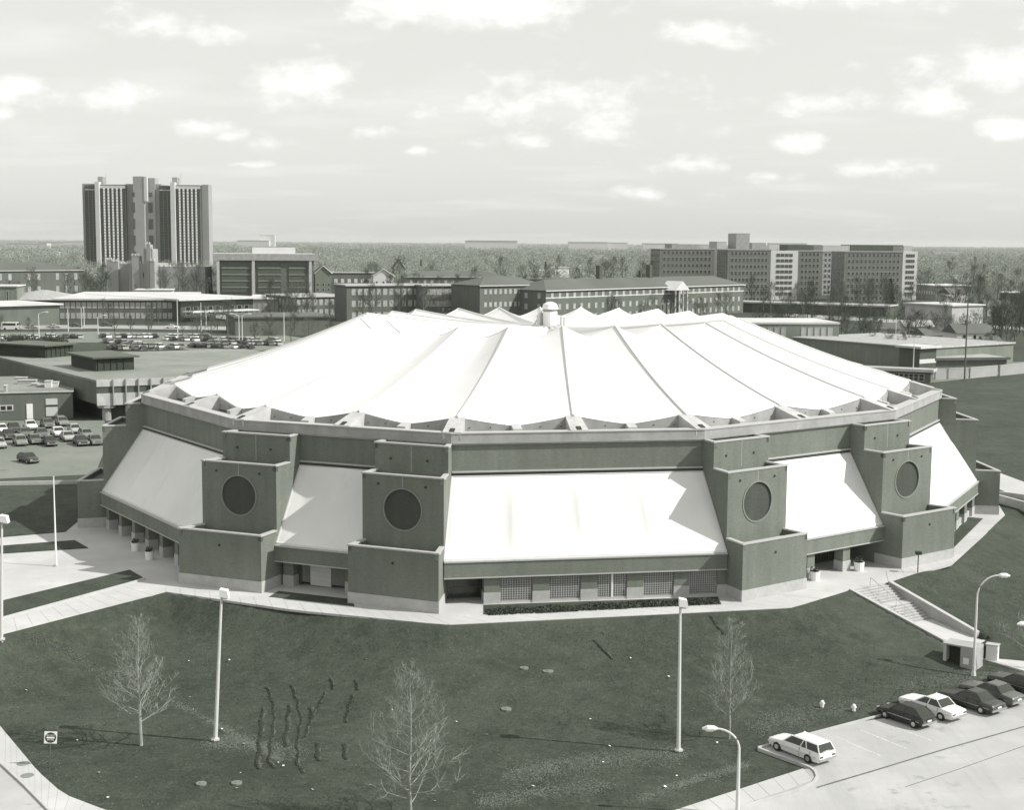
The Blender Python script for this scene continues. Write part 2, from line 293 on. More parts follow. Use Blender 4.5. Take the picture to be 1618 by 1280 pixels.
# ================================================================== GROUND
def land():
    def axis(lo, hi, st, far, neg):
        a = list(np.arange(lo, hi + st / 2, st)); g = st; x = a[-1]
        while x < far: g *= 1.35; x += g; a.append(x)
        g = st; x = a[0]; pre = []
        while x > neg: g *= 1.35; x -= g; pre.append(x)
        return np.array(pre[::-1] + a)
    xs = axis(-75, 90, 0.6, 20000, -20000); ys = axis(66, 182, 0.6, 22000, -3000)
    X, Y = np.meshgrid(xs, ys); Z = hgt(X, Y)
    bump_ = np.array([[0.0]])
    near = (Z < -0.02)
    ph = 0.05 * np.sin(X * 0.35 + 1.3 * np.sin(Y * 0.21)) + 0.04 * np.sin(Y * 0.5 + X * 0.17)
    Z = Z + np.where(near, ph * .6 - 0.05, 0)
    ca, sa = math.cos(math.radians(-57)), math.sin(math.radians(-57)); U_ = (X - 30.4) * ca + (Y - 121.4) * sa; V_ = -(X - 30.4) * sa + (Y - 121.4) * ca
    Z = np.where((U_ > -0.25) & (U_ < 11.0) & (V_ > .1) & (V_ < 5.05), Z - 2.5, Z)
    # the lawn is graded up to the coping on the near side of the stairs
    lift = np.clip(1 - np.abs(V_ + 1.0) / 5.0, 0, 1) * np.clip((U_ + 1) / 2, 0, 1) * np.clip((13 - U_) / 3, 0, 1); tgt = 0.04 - .200 * np.clip(U_, 0, 11)
    Z = np.where((V_ <= .1) & (V_ > -6) & (U_ > -1), Z * (1 - lift) + np.maximum(Z, tgt) * lift, Z)
    nx, ny = len(xs), len(ys)
    v = np.stack([X.ravel(), Y.ravel(), Z.ravel()], 1)
    i = np.arange(nx * ny).reshape(ny, nx)
    f = np.stack([i[:-1, :-1].ravel(), i[:-1, 1:].ravel(), i[1:, 1:].ravel(), i[1:, :-1].ravel()], 1)
    me = bpy.data.meshes.new('ground'); me.from_pydata(v.tolist(), [], f.tolist()); me.polygons.foreach_set('use_smooth', [True] * len(f)); me.update()
    m = mat('grass', 0.058, 0.95, 0.35, 0.45, bump=0.9, bscale=2.5)
    nt = m.node_tree; bs = nt.nodes['Principled BSDF']; col = bs.inputs['Base Color'].links[0].from_socket
    tcn = nt.nodes.new('ShaderNodeTexCoord')
    def layer(col, scale, lo, hi, color, det=6, rough=0.6, stretch=(1, 1, 1), fac=1.0):
        n = nt.nodes.new('ShaderNodeTexNoise'); n.inputs['Scale'].default_value = scale; n.inputs['Detail'].default_value = det; n.inputs['Roughness'].default_value = rough
        mpn = nt.nodes.new('ShaderNodeMapping'); mpn.inputs['Scale'].default_value = stretch; nt.links.new(tcn.outputs['Object'], mpn.inputs[0]); nt.links.new(mpn.outputs[0], n.inputs['Vector'])
        r = nt.nodes.new('ShaderNodeMapRange'); r.inputs[1].default_value = lo; r.inputs[2].default_value = hi; r.inputs[4].default_value = fac; nt.links.new(n.outputs[0], r.inputs[0])
        mm = nt.nodes.new('ShaderNodeMix'); mm.data_type = 'RGBA'; nt.links.new(r.outputs[0], mm.inputs[0]); nt.links.new(col, mm.inputs[6]); mm.inputs[7].default_value = color
        return mm.outputs[2]
    col = layer(col, 0.07, 0.50, 0.68, tone(0.092), fac=0.9)          # thin, drier stretches
    col = layer(col, 0.16, 0.56, 0.75, tone(0.12), fac=0.8, rough=0.8)  # worn patches
    col = layer(col, 3.5, 0.45, 0.75, tone(0.085), det=4, rough=0.8, fac=0.75)
    col = layer(col, 9.0, 0.45, 0.62, tone(0.032), det=3, rough=0.8, fac=0.6)
    col = layer(col, 0.045, 0.55, 0.70, tone(0.030), fac=0.8)         # lusher growth
    col = layer(col, 1.1, .50, .72, tone(.095), fac=.65, rough=.75); col = layer(col, .38, .52, .70, tone(.028), fac=.6, rough=.7); col = layer(col, 2.2, .58, .70, tone(.125), fac=.5, rough=.8)
    nt.links.new(col, bs.inputs['Base Color'])
    o = link(me, 'ground', None, 'structure'); me.materials.append(m)
land()

def sheet(name, poly, z, m, kind='structure', parent=None, thick=0.0):
    b = MB(); p = [(v[0], v[1]) for v in poly]
    b.prism(p, z - max(thick, 0.004), z)
    return b.build(name, m, parent, kind)
def strip(poly0, poly1, step):
    """matching points every step metres along two polylines that run side by side"""
    def res(pl, n):
        pl = [V2(p) for p in pl]; L = [0]
        for i in range(1, len(pl)): L.append(L[-1] + (pl[i] - pl[i - 1]).length)
        o = []
        for k in range(n + 1):
            t = L[-1] * k / n; i = max(j for j in range(len(L)) if L[j] <= t + 1e-9); i = min(i, len(pl) - 2)
            o.append(pl[i].lerp(pl[i + 1], (t - L[i]) / max(1e-9, L[i + 1] - L[i])))
        return o
    Lt = sum((V2(poly0[i + 1]) - V2(poly0[i])).length for i in range(len(poly0) - 1))
    n = max(1, round(Lt / step)); return res(poly0, n), res(poly1, n)
def slabs(name, p0, p1, step, z, m, thick=0.1, gap=0.03, parent=None):
    a, b = strip(p0, p1, step)
    for i in range(len(a) - 1):
        g0 = (a[i + 1] - a[i]).normalized() * gap / 2; g1 = (b[i + 1] - b[i]).normalized() * gap / 2
        mb = MB(); dz = RN.uniform(-0.004, 0.004)
        mb.prism([a[i] + g0, a[i + 1] - g0, b[i + 1] - g1, b[i] + g1], z - thick, z + dz)
        o = mb.build('slab', m, parent)
Z3 = -3.4
# ---- street and parking bay on the right, street and footway on the left
st = [W(1200, 1183, Z3), W(1383, 1135, Z3), W(1618, 1073, Z3), W(1900, 998, Z3), Vector((95, 100, 0)), Vector((95, 30, 0)), Vector((-4, 30, 0)), W(1050, 1300, Z3), W(1240, 1259, Z3), W(1289, 1237, Z3), W(1292, 1228, Z3), W(1281, 1216, Z3)]
street = sheet('street', st, Z3 + 0.03, M_street)
walk_r = sheet('street_sidewalk', [W(1075, 1280, Z3), W(1269, 1217, Z3), W(1281, 1217, Z3), W(1291, 1229, Z3), W(1288, 1236, Z3), W(1240, 1258, Z3), W(1050, 1299, Z3), W(1010, 1312, Z3)], Z3 + 0.06, M_joint)
slabs('slab', [W(1269, 1217.5, Z3), W(1010, 1302, Z3)], [W(1284, 1236, Z3), W(1040, 1322, Z3)], 1.5, Z3 + 0.12, M_pave, parent=walk_r)
def kerb(name, pts, z0, h=0.13, w=0.16):
    b = MB(); pts = [V2(p) for p in pts]
    for i in range(len(pts) - 1): b.wall(pts[i], pts[i + 1], z0 - 0.2, z0 + h + 0.0015 * (i % 2), -w / 2, w / 2)
    return b.build(name, M_kerb, None, 'structure')
kerb('kerb', [W(1198, 1184, Z3), W(1281, 1162, Z3), W(1383, 1135, Z3), W(1618, 1073, Z3), W(1900, 998, Z3)], Z3 + 0.03)
kerb('kerb', [W(1198, 1185, Z3), W(1255, 1206, Z3), W(1281, 1216, Z3), W(1288, 1222, Z3), W(1291, 1230, Z3), W(1286, 1239, Z3), W(1260, 1252, Z3), W(1060, 1310, Z3)], Z3 + 0.03)
def seam(pts, z, w, parent=None, m=M_joint, name='seam'):
    b = MB(); pts = [V2(p) for p in pts]
    for i in range(len(pts) - 1): b.wall(pts[i], pts[i + 1], z - 0.01, z, -w / 2, w / 2)
    return b.build(name, m, parent, 'structure' if parent is None else None)
M_seamd = mat('tarred joint', 0.14, 0.9, 0.3, 1.5)
seam([W(1290, 1246, Z3), W(1378, 1220, Z3), W(1440, 1201, Z3), W(1500, 1183, Z3), W(1560, 1166, Z3), W(1700, 1126, Z3)], Z3 + 0.036, 0.16, street, M_seamd)
seam([W(1430, 1245, Z3), W(1520, 1215, Z3), W(1618, 1180, Z3), W(1700, 1156, Z3)], Z3 + 0.036, 0.06, street, M_seamd)
M_wornpaint = mat('worn stall paint', .72, .9, .12, 2.0, v2=.44, scale2=3.0)
for a, b_ in (((1322, 1166), (1392, 1196)), ((1360, 1155), (1432, 1184)), ((1404, 1146), (1472, 1172))):
    seam([W(a[0], a[1], Z3), W(b_[0], b_[1], Z3)], Z3 + 0.036, 0.08, street, M_wornpaint, 'stall_line')
# left street corner
s2 = [W(-200, 1040, Z3), W(0, 1208, Z3), W(40, 1245, Z3), W(78, 1284, Z3), W(150, 1340, Z3), Vector((-20, 60, 0)), Vector((-75, 60, 0)), Vector((-75, 92, 0))]
street2 = sheet('street', s2, Z3 + 0.03, M_street)
wl0 = [W(-200, 960, Z3), W(0, 1150, Z3), W(60, 1222, Z3), W(100, 1258, Z3), W(168, 1284, Z3), W(240, 1310, Z3)]
wl1 = [W(-200, 1034, Z3), W(0, 1206, Z3), W(40, 1243, Z3), W(78, 1282, Z3), W(120, 1320, Z3), W(170, 1350, Z3)]
walk_l = sheet('corner_sidewalk', wl0 + wl1[::-1], Z3 + 0.06, M_joint)
slabs('slab', wl0, wl1, 1.5, Z3 + 0.12, M_pave, parent=walk_l)
kerb('kerb', [W(-200, 1038, Z3), W(0, 1208, Z3), W(40, 1245, Z3), W(78, 1284, Z3), W(150, 1340, Z3)], Z3 + 0.03)

# ---- the arena plan
AC = Vector((4.4, 164.0))
PL = [Vector(p) for p in ((-39.4, 148.1), (-25.2, 127.5), (-5.2, 119.4), (17.1, 123.3), (38.3, 139.0), (48.9, 158.5))]
PL = PL + [2 * AC - p for p in PL]
FN, FT, FL = [], [], []
for i in range(12):
    d = PL[(i + 1) % 12] - PL[i]; FL.append(d.length); d.normalize(); FT.append(d); FN.append(Vector((d.y, -d.x)))
BI = []
for i in range(12): BI.append((FN[i - 1] + FN[i]).normalized())
def off(i, o): return PL[i % 12] + BI[i % 12] * (o / BI[i % 12].dot(FN[i % 12]))
def onf(i, t, o): return PL[i] + FT[i] * t + FN[i] * o

# ---- paving round the arena: a low base with separate slabs along the outer walk
pave = MB()
outer = [p for p in EDGE[1:8]]
plaza_poly = [W(-400, 1100), W(0, 1004), W(262, 936), W(705, 988), W(1250, 961), W(1345, 932), W(1404, 921), W(1450, 905), W(1588, 814), Vector((60, 172)), Vector((50, 182)), Vector((-48, 190)),
              W(103, 815), W(0, 815 + 10), W(-400, 850)]
plaza = sheet('plaza', [(p[0], p[1]) for p in plaza_poly], 0.0 + 0.02, M_pave, thick=0.35)
in0 = [W(262, 936), W(465, 965), W(705, 988.5), W(1250, 961.5), W(1345, 932.5)]
in1 = [W(262, 928), W(465, 951), W(705, 976.5), W(1157, 953), W(1262, 926)]
slabs('slab', in0, in1, 1.6, 0.045, M_pave, thick=0.2, parent=plaza)
slabs('slab', [W(0, 1003.5), W(262, 936)], [W(0, 983), W(212, 923)], 1.5, 0.045, M_pave, thick=0.2, parent=plaza)
slabs('slab', [W(-300, 1080), W(0, 1003.5)], [W(-300, 1056), W(0, 983)], 1.5, 0.045, M_pave, thick=0.2, parent=plaza)
slabs('slab', [W(1404, 921), W(1450, 905.5), W(1502, 893), W(1588, 814.5)], [W(1400, 903), W(1412, 898), W(1497, 878), W(1556, 819)], 1.6, 0.045, M_pave, thick=0.2, parent=plaza)
# grass strips beside the plaza walk, with kerbs
M_grass = bpy.data.materials['grass']
sheet('grass_strip', [W(-300, 1035), W(3, 951), W(205, 902), W(229, 916), W(3, 977), W(-300, 1062)], 0.10, M_grass, 'structure', thick=0.12)
kerb('kerb', [W(-300, 1064), W(3, 979), W(210, 922), W(229, 916)], 0.02, 0.16, 0.18)
sheet('grass_strip', [W(-300, 905), W(0, 864), W(118, 855), W(139, 867), W(0, 876), W(-300, 915)], 0.10, M_grass, 'structure', thick=0.12)
sheet('grass_bed', [W(0, 770), W(130, 766), W(134, 815), W(103, 841), W(0, 850), W(-300, 868), W(-300, 780)], 0.10, M_grass, 'structure', thick=0.12)

# ================================================================== STAIRS on the right bank
SA, SB = Vector((30.4, 121.4)), Vector((34.4, 124.1)); STN = (SB - SA).normalized(); SDN = Vector((STN.y, -STN.x)); SWD = (SB - SA).length
def stairs():
    root = thing('outdoor_stairs', 'long pale concrete stairs in two flights down the grass bank', 'stairs', (32.4, 122.7, 0), world=True)
    z, s = 0.05, 0.0; n = 14; rise = 2.25 / n
    for k in range(n):
        tr = 1.15 if k == 6 else 0.30
        a0 = SA + SDN * s; b0 = SB + SDN * s; a1 = SA + SDN * (s + tr); b1 = SB + SDN * (s + tr)
        z -= rise; mb = MB(); mb.prism([a0, b0, b1, a1], z - 0.5, z); so = mb.build('step' if tr < 1 else 'landing', M_concl, root)
        mb = MB(); mb.prism([a1 - SDN * .06, b1 - SDN * .06, b1 + SDN * .012, a1 + SDN * .012], z - rise * .98, z - .002); mb.build('nosing', M_joint, so)
        s += tr
    mb = MB(); m0 = SA.lerp(SB, .5); m1 = m0 + SDN * s
    for k in range(6):
        p = m0.lerp(m1, k / 5); zz = -2.2 * k / 5; mb.tube([(p.x, p.y, zz - .3), (p.x, p.y, zz + .85)], .03, 5)
    mb.tube([(m0.x, m0.y, .85), (m1.x, m1.y, -1.35)], .04, 5); mb.build('handrail', M_frame, root)
    return s, z
SL, SZ = stairs()
def ramp_wall(name, label, pts, zt, zb, t, m=M_conc, capm=M_cap):
    root = thing(name, label, 'wall', (pts[0].x, pts[0].y, zt[0]), world=True); mb = MB(); mc = MB()
    for i in range(len(pts) - 1):
        a, b = V2(pts[i]), V2(pts[i + 1]); d = (b - a).normalized(); n = Vector((d.y, -d.x)) * t / 2; c = Vector((d.y, -d.x)) * (t / 2 + .05)
        mb.hexa([(*(a - n), zb), (*(a + n), zb), (*(b + n), zb), (*(b - n), zb)], [(*(a - n), zt[i]), (*(a + n), zt[i]), (*(b + n), zt[i + 1]), (*(b - n), zt[i + 1])])
        mc.hexa([(*(a - c), zt[i] + .002), (*(a + c), zt[i] + .002), (*(b + c), zt[i + 1] + .002), (*(b - c), zt[i + 1] + .002)], [(*(a - c), zt[i] + .12), (*(a + c), zt[i] + .12), (*(b + c), zt[i + 1] + .12), (*(b - c), zt[i + 1] + .12)])
    mb.build('wall_body', m, root); mc.build('coping', capm, root); return root
def zat(px, py, q):
    d = ray(px, py); t = (q.y) / d[1]; return CAMZ + d[2] * t
FWL = SB + SDN * 9.8; NWL = SA + SDN * 10.4
0 and print('coping', zat(1345, 932, SA), zat(1520, 1013, NWL), zat(1406, 920, SB), zat(1566, 1001, FWL), hgt(SA.x, SA.y), hgt(*(SA + SDN * 5 - STN)), hgt(*(NWL - STN)), hgt(*(SB + SDN * 5 + STN)), hgt(*(FWL + STN)))
ramp_wall('retaining_wall', 'sloping concrete retaining wall with pale coping right of the stairs', [SB + STN * .15, FWL + STN * .15], [zat(1406, 920, SB), zat(1566, 1001, FWL)], -4.5, .3)
ramp_wall('retaining_wall', 'low coping wall between the lawn and the near side of the stairs', [SA - STN * .15, NWL - STN * .15], [zat(1345, 932, SA), zat(1520, 1013, NWL)], -4.5, .25)
wa = [SA + SDN * SL, NWL, V2(W(1618, 1062, -3.2)), V2(W(1760, 1125, -3.3))]
wb = [SB + SDN * SL, FWL, V2(W(1618, 1017, -2.9)), V2(W(1760, 1050, -3.1))]
zs = [SZ, -2.75, -3.1, -3.25]
mb = MB()
for i in range(3): mb.hexa([(wa[i].x, wa[i].y, zs[i] - .9), (wa[i + 1].x, wa[i + 1].y, zs[i + 1] - .9), (wb[i + 1].x, wb[i + 1].y, zs[i + 1] - .9), (wb[i].x, wb[i].y, zs[i] - .9)],
                           [(wa[i].x, wa[i].y, zs[i]), (wa[i + 1].x, wa[i + 1].y, zs[i + 1]), (wb[i + 1].x, wb[i + 1].y, zs[i + 1]), (wb[i].x, wb[i].y, zs[i])])
mb.build('lower_walk', M_pave, None, 'structure')

# ================================================================== THE ARENA
arena = thing('arena', 'large twelve sided brick arena with white tented fabric roof', 'arena', (AC.x, AC.y, 0), world=True)
ZR, ZB, ZU, ZM, ZL = 14.1, 13.25, 13.15, 10.8, 5.0
WT = 6.5                                      # width of a tower along its face
TP = (1.85, 4.2, 6.8)                         # how far each tier stands out
def poly_off(o): return [off(i, o) for i in range(12)]
mb = MB(); mb.prism(poly_off(0.0), 0.0, ZB - 0.02); mb.build('wall', M_brick, arena)
mb = MB(); mb.prism(poly_off(-0.55), ZB - 0.03, 13.62); mb.build('roof_deck', M_deck, arena)
for i in range(12):
    j = i + 1
    mb = MB(); mb.prism([off(i, -.6), off(i, .28), off(j, .28), off(j, -.6)], ZB, ZR); o = mb.build('ring_beam', M_conc, arena)
    mb = MB(); mb.prism([off(i, -.68), off(i, .34), off(j, .34), off(j, -.68)], ZR + .002, ZR + .10); mb.build('coping', M_cap, o)
    mb = MB(); mb.prism([off(i, -.02), off(i, .10), off(j, .10), off(j, -.02)], ZB - .14, ZB - .03); mb.build('drip_course', M_stone, arena)
    # ledge course above the slope of fabric
    t0 = 0 if i % 2 == 0 else WT; t1 = FL[i] - t0
    mb = MB(); a, b = (off(i, 0), off(j, 0)) if i % 2 == 0 else (onf(i, t0, 0), onf(i, t1, 0))
    mb.wall(a, b, ZM - .12, ZM, -.02, .22); mb.build('ledge', M_cap, arena)
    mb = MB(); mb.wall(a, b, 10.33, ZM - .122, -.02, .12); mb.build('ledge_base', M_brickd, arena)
# ---- towers: three stepped tiers at every end of a tower face
def circle_wall(mb, O, T, N, t0, t1, z0, z1, cz, r, th=.3, n=40):
    """front wall with a round opening; returns nothing, adds faces"""
    tcn_ = (t0 + t1) / 2; corners = [(t0, z0), (t1, z0), (t1, z1), (t0, z1)]
    angs = sorted([2 * math.pi * k / n for k in range(n)] + [math.atan2(c[1] - cz, c[0] - tcn_) % (2 * math.pi) for c in corners])
    P = []
    for a in angs:
        ca, sa = math.cos(a), math.sin(a); k = 1e9
        if abs(ca) > 1e-9: k = min(k, ((t1 if ca > 0 else t0) - tcn_) / ca)
        if abs(sa) > 1e-9: k = min(k, ((z1 if sa > 0 else z0) - cz) / sa)
        P.append(((tcn_ + r * ca, cz + r * sa), (tcn_ + k * ca, cz + k * sa)))
    w = lambda p, o_: (*(O + T * p[0] + N * o_), p[1])
    m = len(P)
    for q in range(m):
        a, b = P[q], P[(q + 1) % m]
        mb.quad(w(a[0], 0), w(a[1], 0), w(b[1], 0), w(b[0], 0))
        mb.quad(w(a[0], -th), w(a[0], 0), w(b[0], 0), w(b[0], -th))
    return tcn_
def tower(f, end, lbl=None):
    K = f if end == 0 else (f + 1) % 12
    def A(p): return off(K, p)                                  # corner on the bisector side
    def Bp(p): return onf(f, WT if end == 0 else FL[f] - WT, p)  # corner on the inner side
    zt = (ZU, ZM, ZL); zb_ = (ZM - .5, ZL - .5, 0.0)
    body = MB(); order = (lambda a, b: (a, b)) if end == 0 else (lambda a, b: (b, a))
    for k in range(3):
        p = TP[k]; a0, b0, a1, b1 = A(0), Bp(0), A(p), Bp(p)
        foot = [a0, a1, b1, b0]
        e = .003 * (k + 1)
        body.prism(foot if k != 1 else [A(0), A(p - .32), Bp(p - .32), b0], zb_[k], zt[k] - .45)
        th = .32
        def seg(q, r, z0=zt[k] - .45, z1=zt[k]):
            d = (r - q).normalized(); n = Vector((d.y, -d.x)); cen = (a0 + b0 + a1 + b1) / 4
            if (cen - q).dot(n) < 0: n = -n
            body.prism([q, r, r + n * th, q + n * th], z0, z1)
        p0 = TP[k - 1] if k else 0.0
        seg(A(p0), a1); seg(Bp(p0), b1)
        L, Rr = order(a1, b1)
        if k == 1:
            O = L; T = (Rr - L).normalized(); N = FN[f]; wdt = (Rr - L).length; cz_ = 7.95; rad = 1.75
            tm = circle_wall(body, O, T, N, 0, wdt, ZL - .5, zt[k], cz_, rad)
            # sides and back of the front leaf
            body.prism([A(0), A(p), A(p) - FN[f] * .001 , A(0)], 0, 0) if False else None
            body.prism([A(p - .33), A(p), A(p) + (Bp(p) - A(p)).normalized() * .02, A(p - .33) + (Bp(p) - A(p)).normalized() * .02], ZL - .5, zt[k] - .001)
            body.prism([Bp(p - .33), Bp(p) - FN[f] * .002, Bp(p) - FN[f] * .002 - (Bp(p) - A(p)).normalized() * .02, Bp(p - .33) - (Bp(p) - A(p)).normalized() * .02], ZL - .5, zt[k] - .001)
            body.wall(A(p) if end == 0 else Bp(p), Bp(p) if end == 0 else A(p), zt[k] - .45, zt[k], -.32, -.02)
        else: seg(a1, b1)
    o = body.build('tower', M_brick, arena, label=lbl)
    # copings
    for k in range(3):
        p = TP[k]; p0 = TP[k - 1] if k else .36
        mb = MB()
        def cap(q, r):
            d = (r - q).normalized(); n = Vector((d.y, -d.x)); cen = (A(0) + Bp(0) + A(p) + Bp(p)) / 4
            if (cen - q).dot(n) < 0: n = -n
            mb.prism([q - n * .06, r - n * .06, r + n * .38, q + n * .38], zt[k] + .002, zt[k] + .13)
        cap(A(p0), A(p)); cap(Bp(p0), Bp(p)); 
        mb.build('coping', M_cap, o)
        mb = MB(); a1, b1 = A(p), Bp(p); d = (b1 - a1).normalized()
        mb.prism([a1 - d * .07 + FN[f] * .06, b1 + d * .07 + FN[f] * .06, b1 + d * .07 - FN[f] * .36, a1 - d * .07 - FN[f] * .36], zt[k] + .006, zt[k] + .138)
        mb.build('coping', M_cap, o)
    # stone base course, proud of the brick
    mb = MB(); p = TP[2]; e = .05
    a0, a1, b1, b0 = A(3.6), A(p), Bp(p), Bp(3.6); bd = (Bp(1) - Bp(0)).normalized()
    side = (a1 - b1).normalized()
    mb.prism([a0 + side * e, a1 + side * e + FN[f] * e, b1 - side * e + FN[f] * e, b0 - side * e], 0.0, 1.02); mb.build('stone_base', M_stone, o)
    # round infill with its raised ring
    mb = MB(); cc = L_ = (A(TP[1]) + Bp(TP[1])) / 2; T = (Bp(TP[1]) - A(TP[1])).normalized(); N = FN[f]
    c3 = Vector((cc.x, cc.y, 7.95)); T3 = Vector((T.x, T.y, 0)); N3 = Vector((N.x, N.y, 0)); r = 1.75
    pts = [c3 - N3 * .10 + (T3 * math.cos(a) + Vector((0, 0, 1)) * math.sin(a)) * r * 1.001 for a in [2 * math.pi * k / 40 for k in range(40)]]
    fr = [c3 + N3 * .002 + (p_ - c3 + N3 * .10) for p_ in []]
    mb.add(pts, [tuple(range(40)) if T3.cross(Vector((0, 0, 1))).dot(N3) > 0 else tuple(range(39, -1, -1))]); mb.build('round_panel', M_brickd, o)
    mb = MB(); ring = []
    for k in range(40):
        a = 2 * math.pi * k / 40; u = T3 * math.cos(a) + Vector((0, 0, 1)) * math.sin(a)
        ring += [c3 + u * r + N3 * .001, c3 + u * r + N3 * .05, c3 + u * (r + .13) + N3 * .05, c3 + u * (r + .13) + N3 * .001]
    fs = []
    for k in range(40):
        q = (k + 1) % 40
        for s_ in range(3): fs.append((k * 4 + s_, k * 4 + s_ + 1, q * 4 + s_ + 1, q * 4 + s_))
    mb.add(ring, fs); mb.build('rim', mat('ring brick', 0.24, 0.9, 0.1, 1.0), o)
    # small round scuppers
    for (k, ts, zz) in ((0, (.22, .72), 11.9), (1, (.2, .78), 10.05), (2, (.5,), 3.9)):
        for t in ts:
            q = A(TP[k]).lerp(Bp(TP[k]), t if end == 0 else 1 - t); mb = MB(); q3 = Vector((q.x, q.y, zz))
            mb.tube([q3 - N3 * .05, q3 + N3 * .06], .11, 8); mb.build('scupper', M_dark, o)
    # vertical control joint
    for k, (z0, z1) in enumerate(((ZM, ZU - .01), (9.75, ZM - .01))):
        q = A(TP[k]).lerp(Bp(TP[k]), .5); mb = MB(); a = q - T * .03; b = q + T * .03
        mb.prism([a + N * .001, b + N * .001, b + N * .008, a + N * .008], z0, z1); mb.build('control_joint', mat('joint mortar', 0.36, 0.9, 0.1, 1), o)
    return o
for f in range(1, 12, 2): tower(f, 0); tower(f, 1)
# ---- roof edge: fins, outriggers, upstand between them
RV = []
for i in range(12): RV += [PL[i], (PL[i] + PL[(i + 1) % 12]) / 2]
def rad(k): return (AC - RV[k % 24]).normalized()                       # towards the middle
INS = 3.1
def eave(k):  # plan point under ridge k at the eave
    if k % 2 == 0: return off((k // 2) % 12, -INS)
    i = (k // 2) % 12; return (off(i, -INS) + off(i + 1, -INS)) / 2
ZE, ZV, ZH, ZC, SH = 15.15, 14.30, 22.05, 20.75, 0.49
for k in range(24):
    e = eave(k); o_ = RV[k]; r = (o_ - e).normalized(); s = Vector((-r.y, r.x)); w0, w1 = .68, .80
    a = e - r * .15; b = o_ + r * .12
    mb = MB(); z1 = ZR + .16
    mb.hexa([(*(a - s * w0), 13.6), (*(b - s * w1), 13.6), (*(b + s * w1), 13.6), (*(a + s * w0), 13.6)], [(*(a - s * w0), ZE - .02), (*(b - s * w1), z1), (*(b + s * w1), z1), (*(a + s * w0), ZE - .02)])
    fo = mb.build('fin', M_concl, arena)
    mb = MB(); c = o_ - r * .35
    mb.hexa([(*(c - s * .22 - r * .25), ZR), (*(c - s * .22 + r * .42), ZR), (*(c + s * .22 + r * .42), ZR), (*(c + s * .22 - r * .25), ZR)],
            [(*(c - s * .22 - r * .25), ZR + .42), (*(c - s * .22 + r * .42), ZR + .21), (*(c + s * .22 + r * .42), ZR + .21), (*(c + s * .22 - r * .25), ZR + .42)])
    mb.build('cable_anchor', M_dark, fo)
for k in range(24):
    A_, B_ = eave(k), eave(k + 1); m_ = (A_ + B_) / 2; i = (k // 2) % 12; n = FN[i]
    mb = MB(); N = 10
    pr = []
    for q in range(N + 1):
        v = -1 + 2 * q / N; z = ZE - .05 - (ZE - ZV) * (1 - abs(v) ** 1.25); p = A_.lerp(B_, q / N); pr.append((p, z))
    for q in range(N):
        (p, z), (p2, z2) = pr[q], pr[q + 1]
        mb.hexa([(*(p - n * .15), 13.75), (*(p + n * .1), 13.75), (*(p2 + n * .1), 13.75), (*(p2 - n * .15), 13.75)], [(*(p - n * .15), z), (*(p + n * .1), z), (*(p2 + n * .1), z2), (*(p2 - n * .15), z2)])
    up = mb.build('eave_wall', M_conc, arena)
    mb = MB(); mb.wall(A_, B_, 13.55, 13.76, -.05, .02); mb.build('painted_shadow', M_dark, up)  # dark strip paints in the shadow under the fabric edge
    T = FT[i]; mb = MB(); c0 = m_ + n * .1; c1 = m_ + n * 1.25
    mb.hexa([(*(c0 - T * .42), 13.6), (*(c1 - T * .42), 13.6), (*(c1 + T * .42), 13.6), (*(c0 + T * .42), 13.6)], [(*(c0 - T * .42), ZV + .16), (*(c1 - T * .42), ZV - .12), (*(c1 + T * .42), ZV - .12), (*(c0 + T * .42), ZV + .16)])
    mb.build('valley_block', M_concl, arena)
    mb = MB()
    for t in (-.55, -.3, .3, .55):
        q = m_ + T * (B_ - A_).length * t * .72 + n * .1; q3 = Vector((q.x, q.y, 14.2)); mb.tube([q3, q3 + Vector((n.x, n.y, 0)) * .05], .06, 6)
    mb.build('weep_holes', M_dark, up, 'stuff')
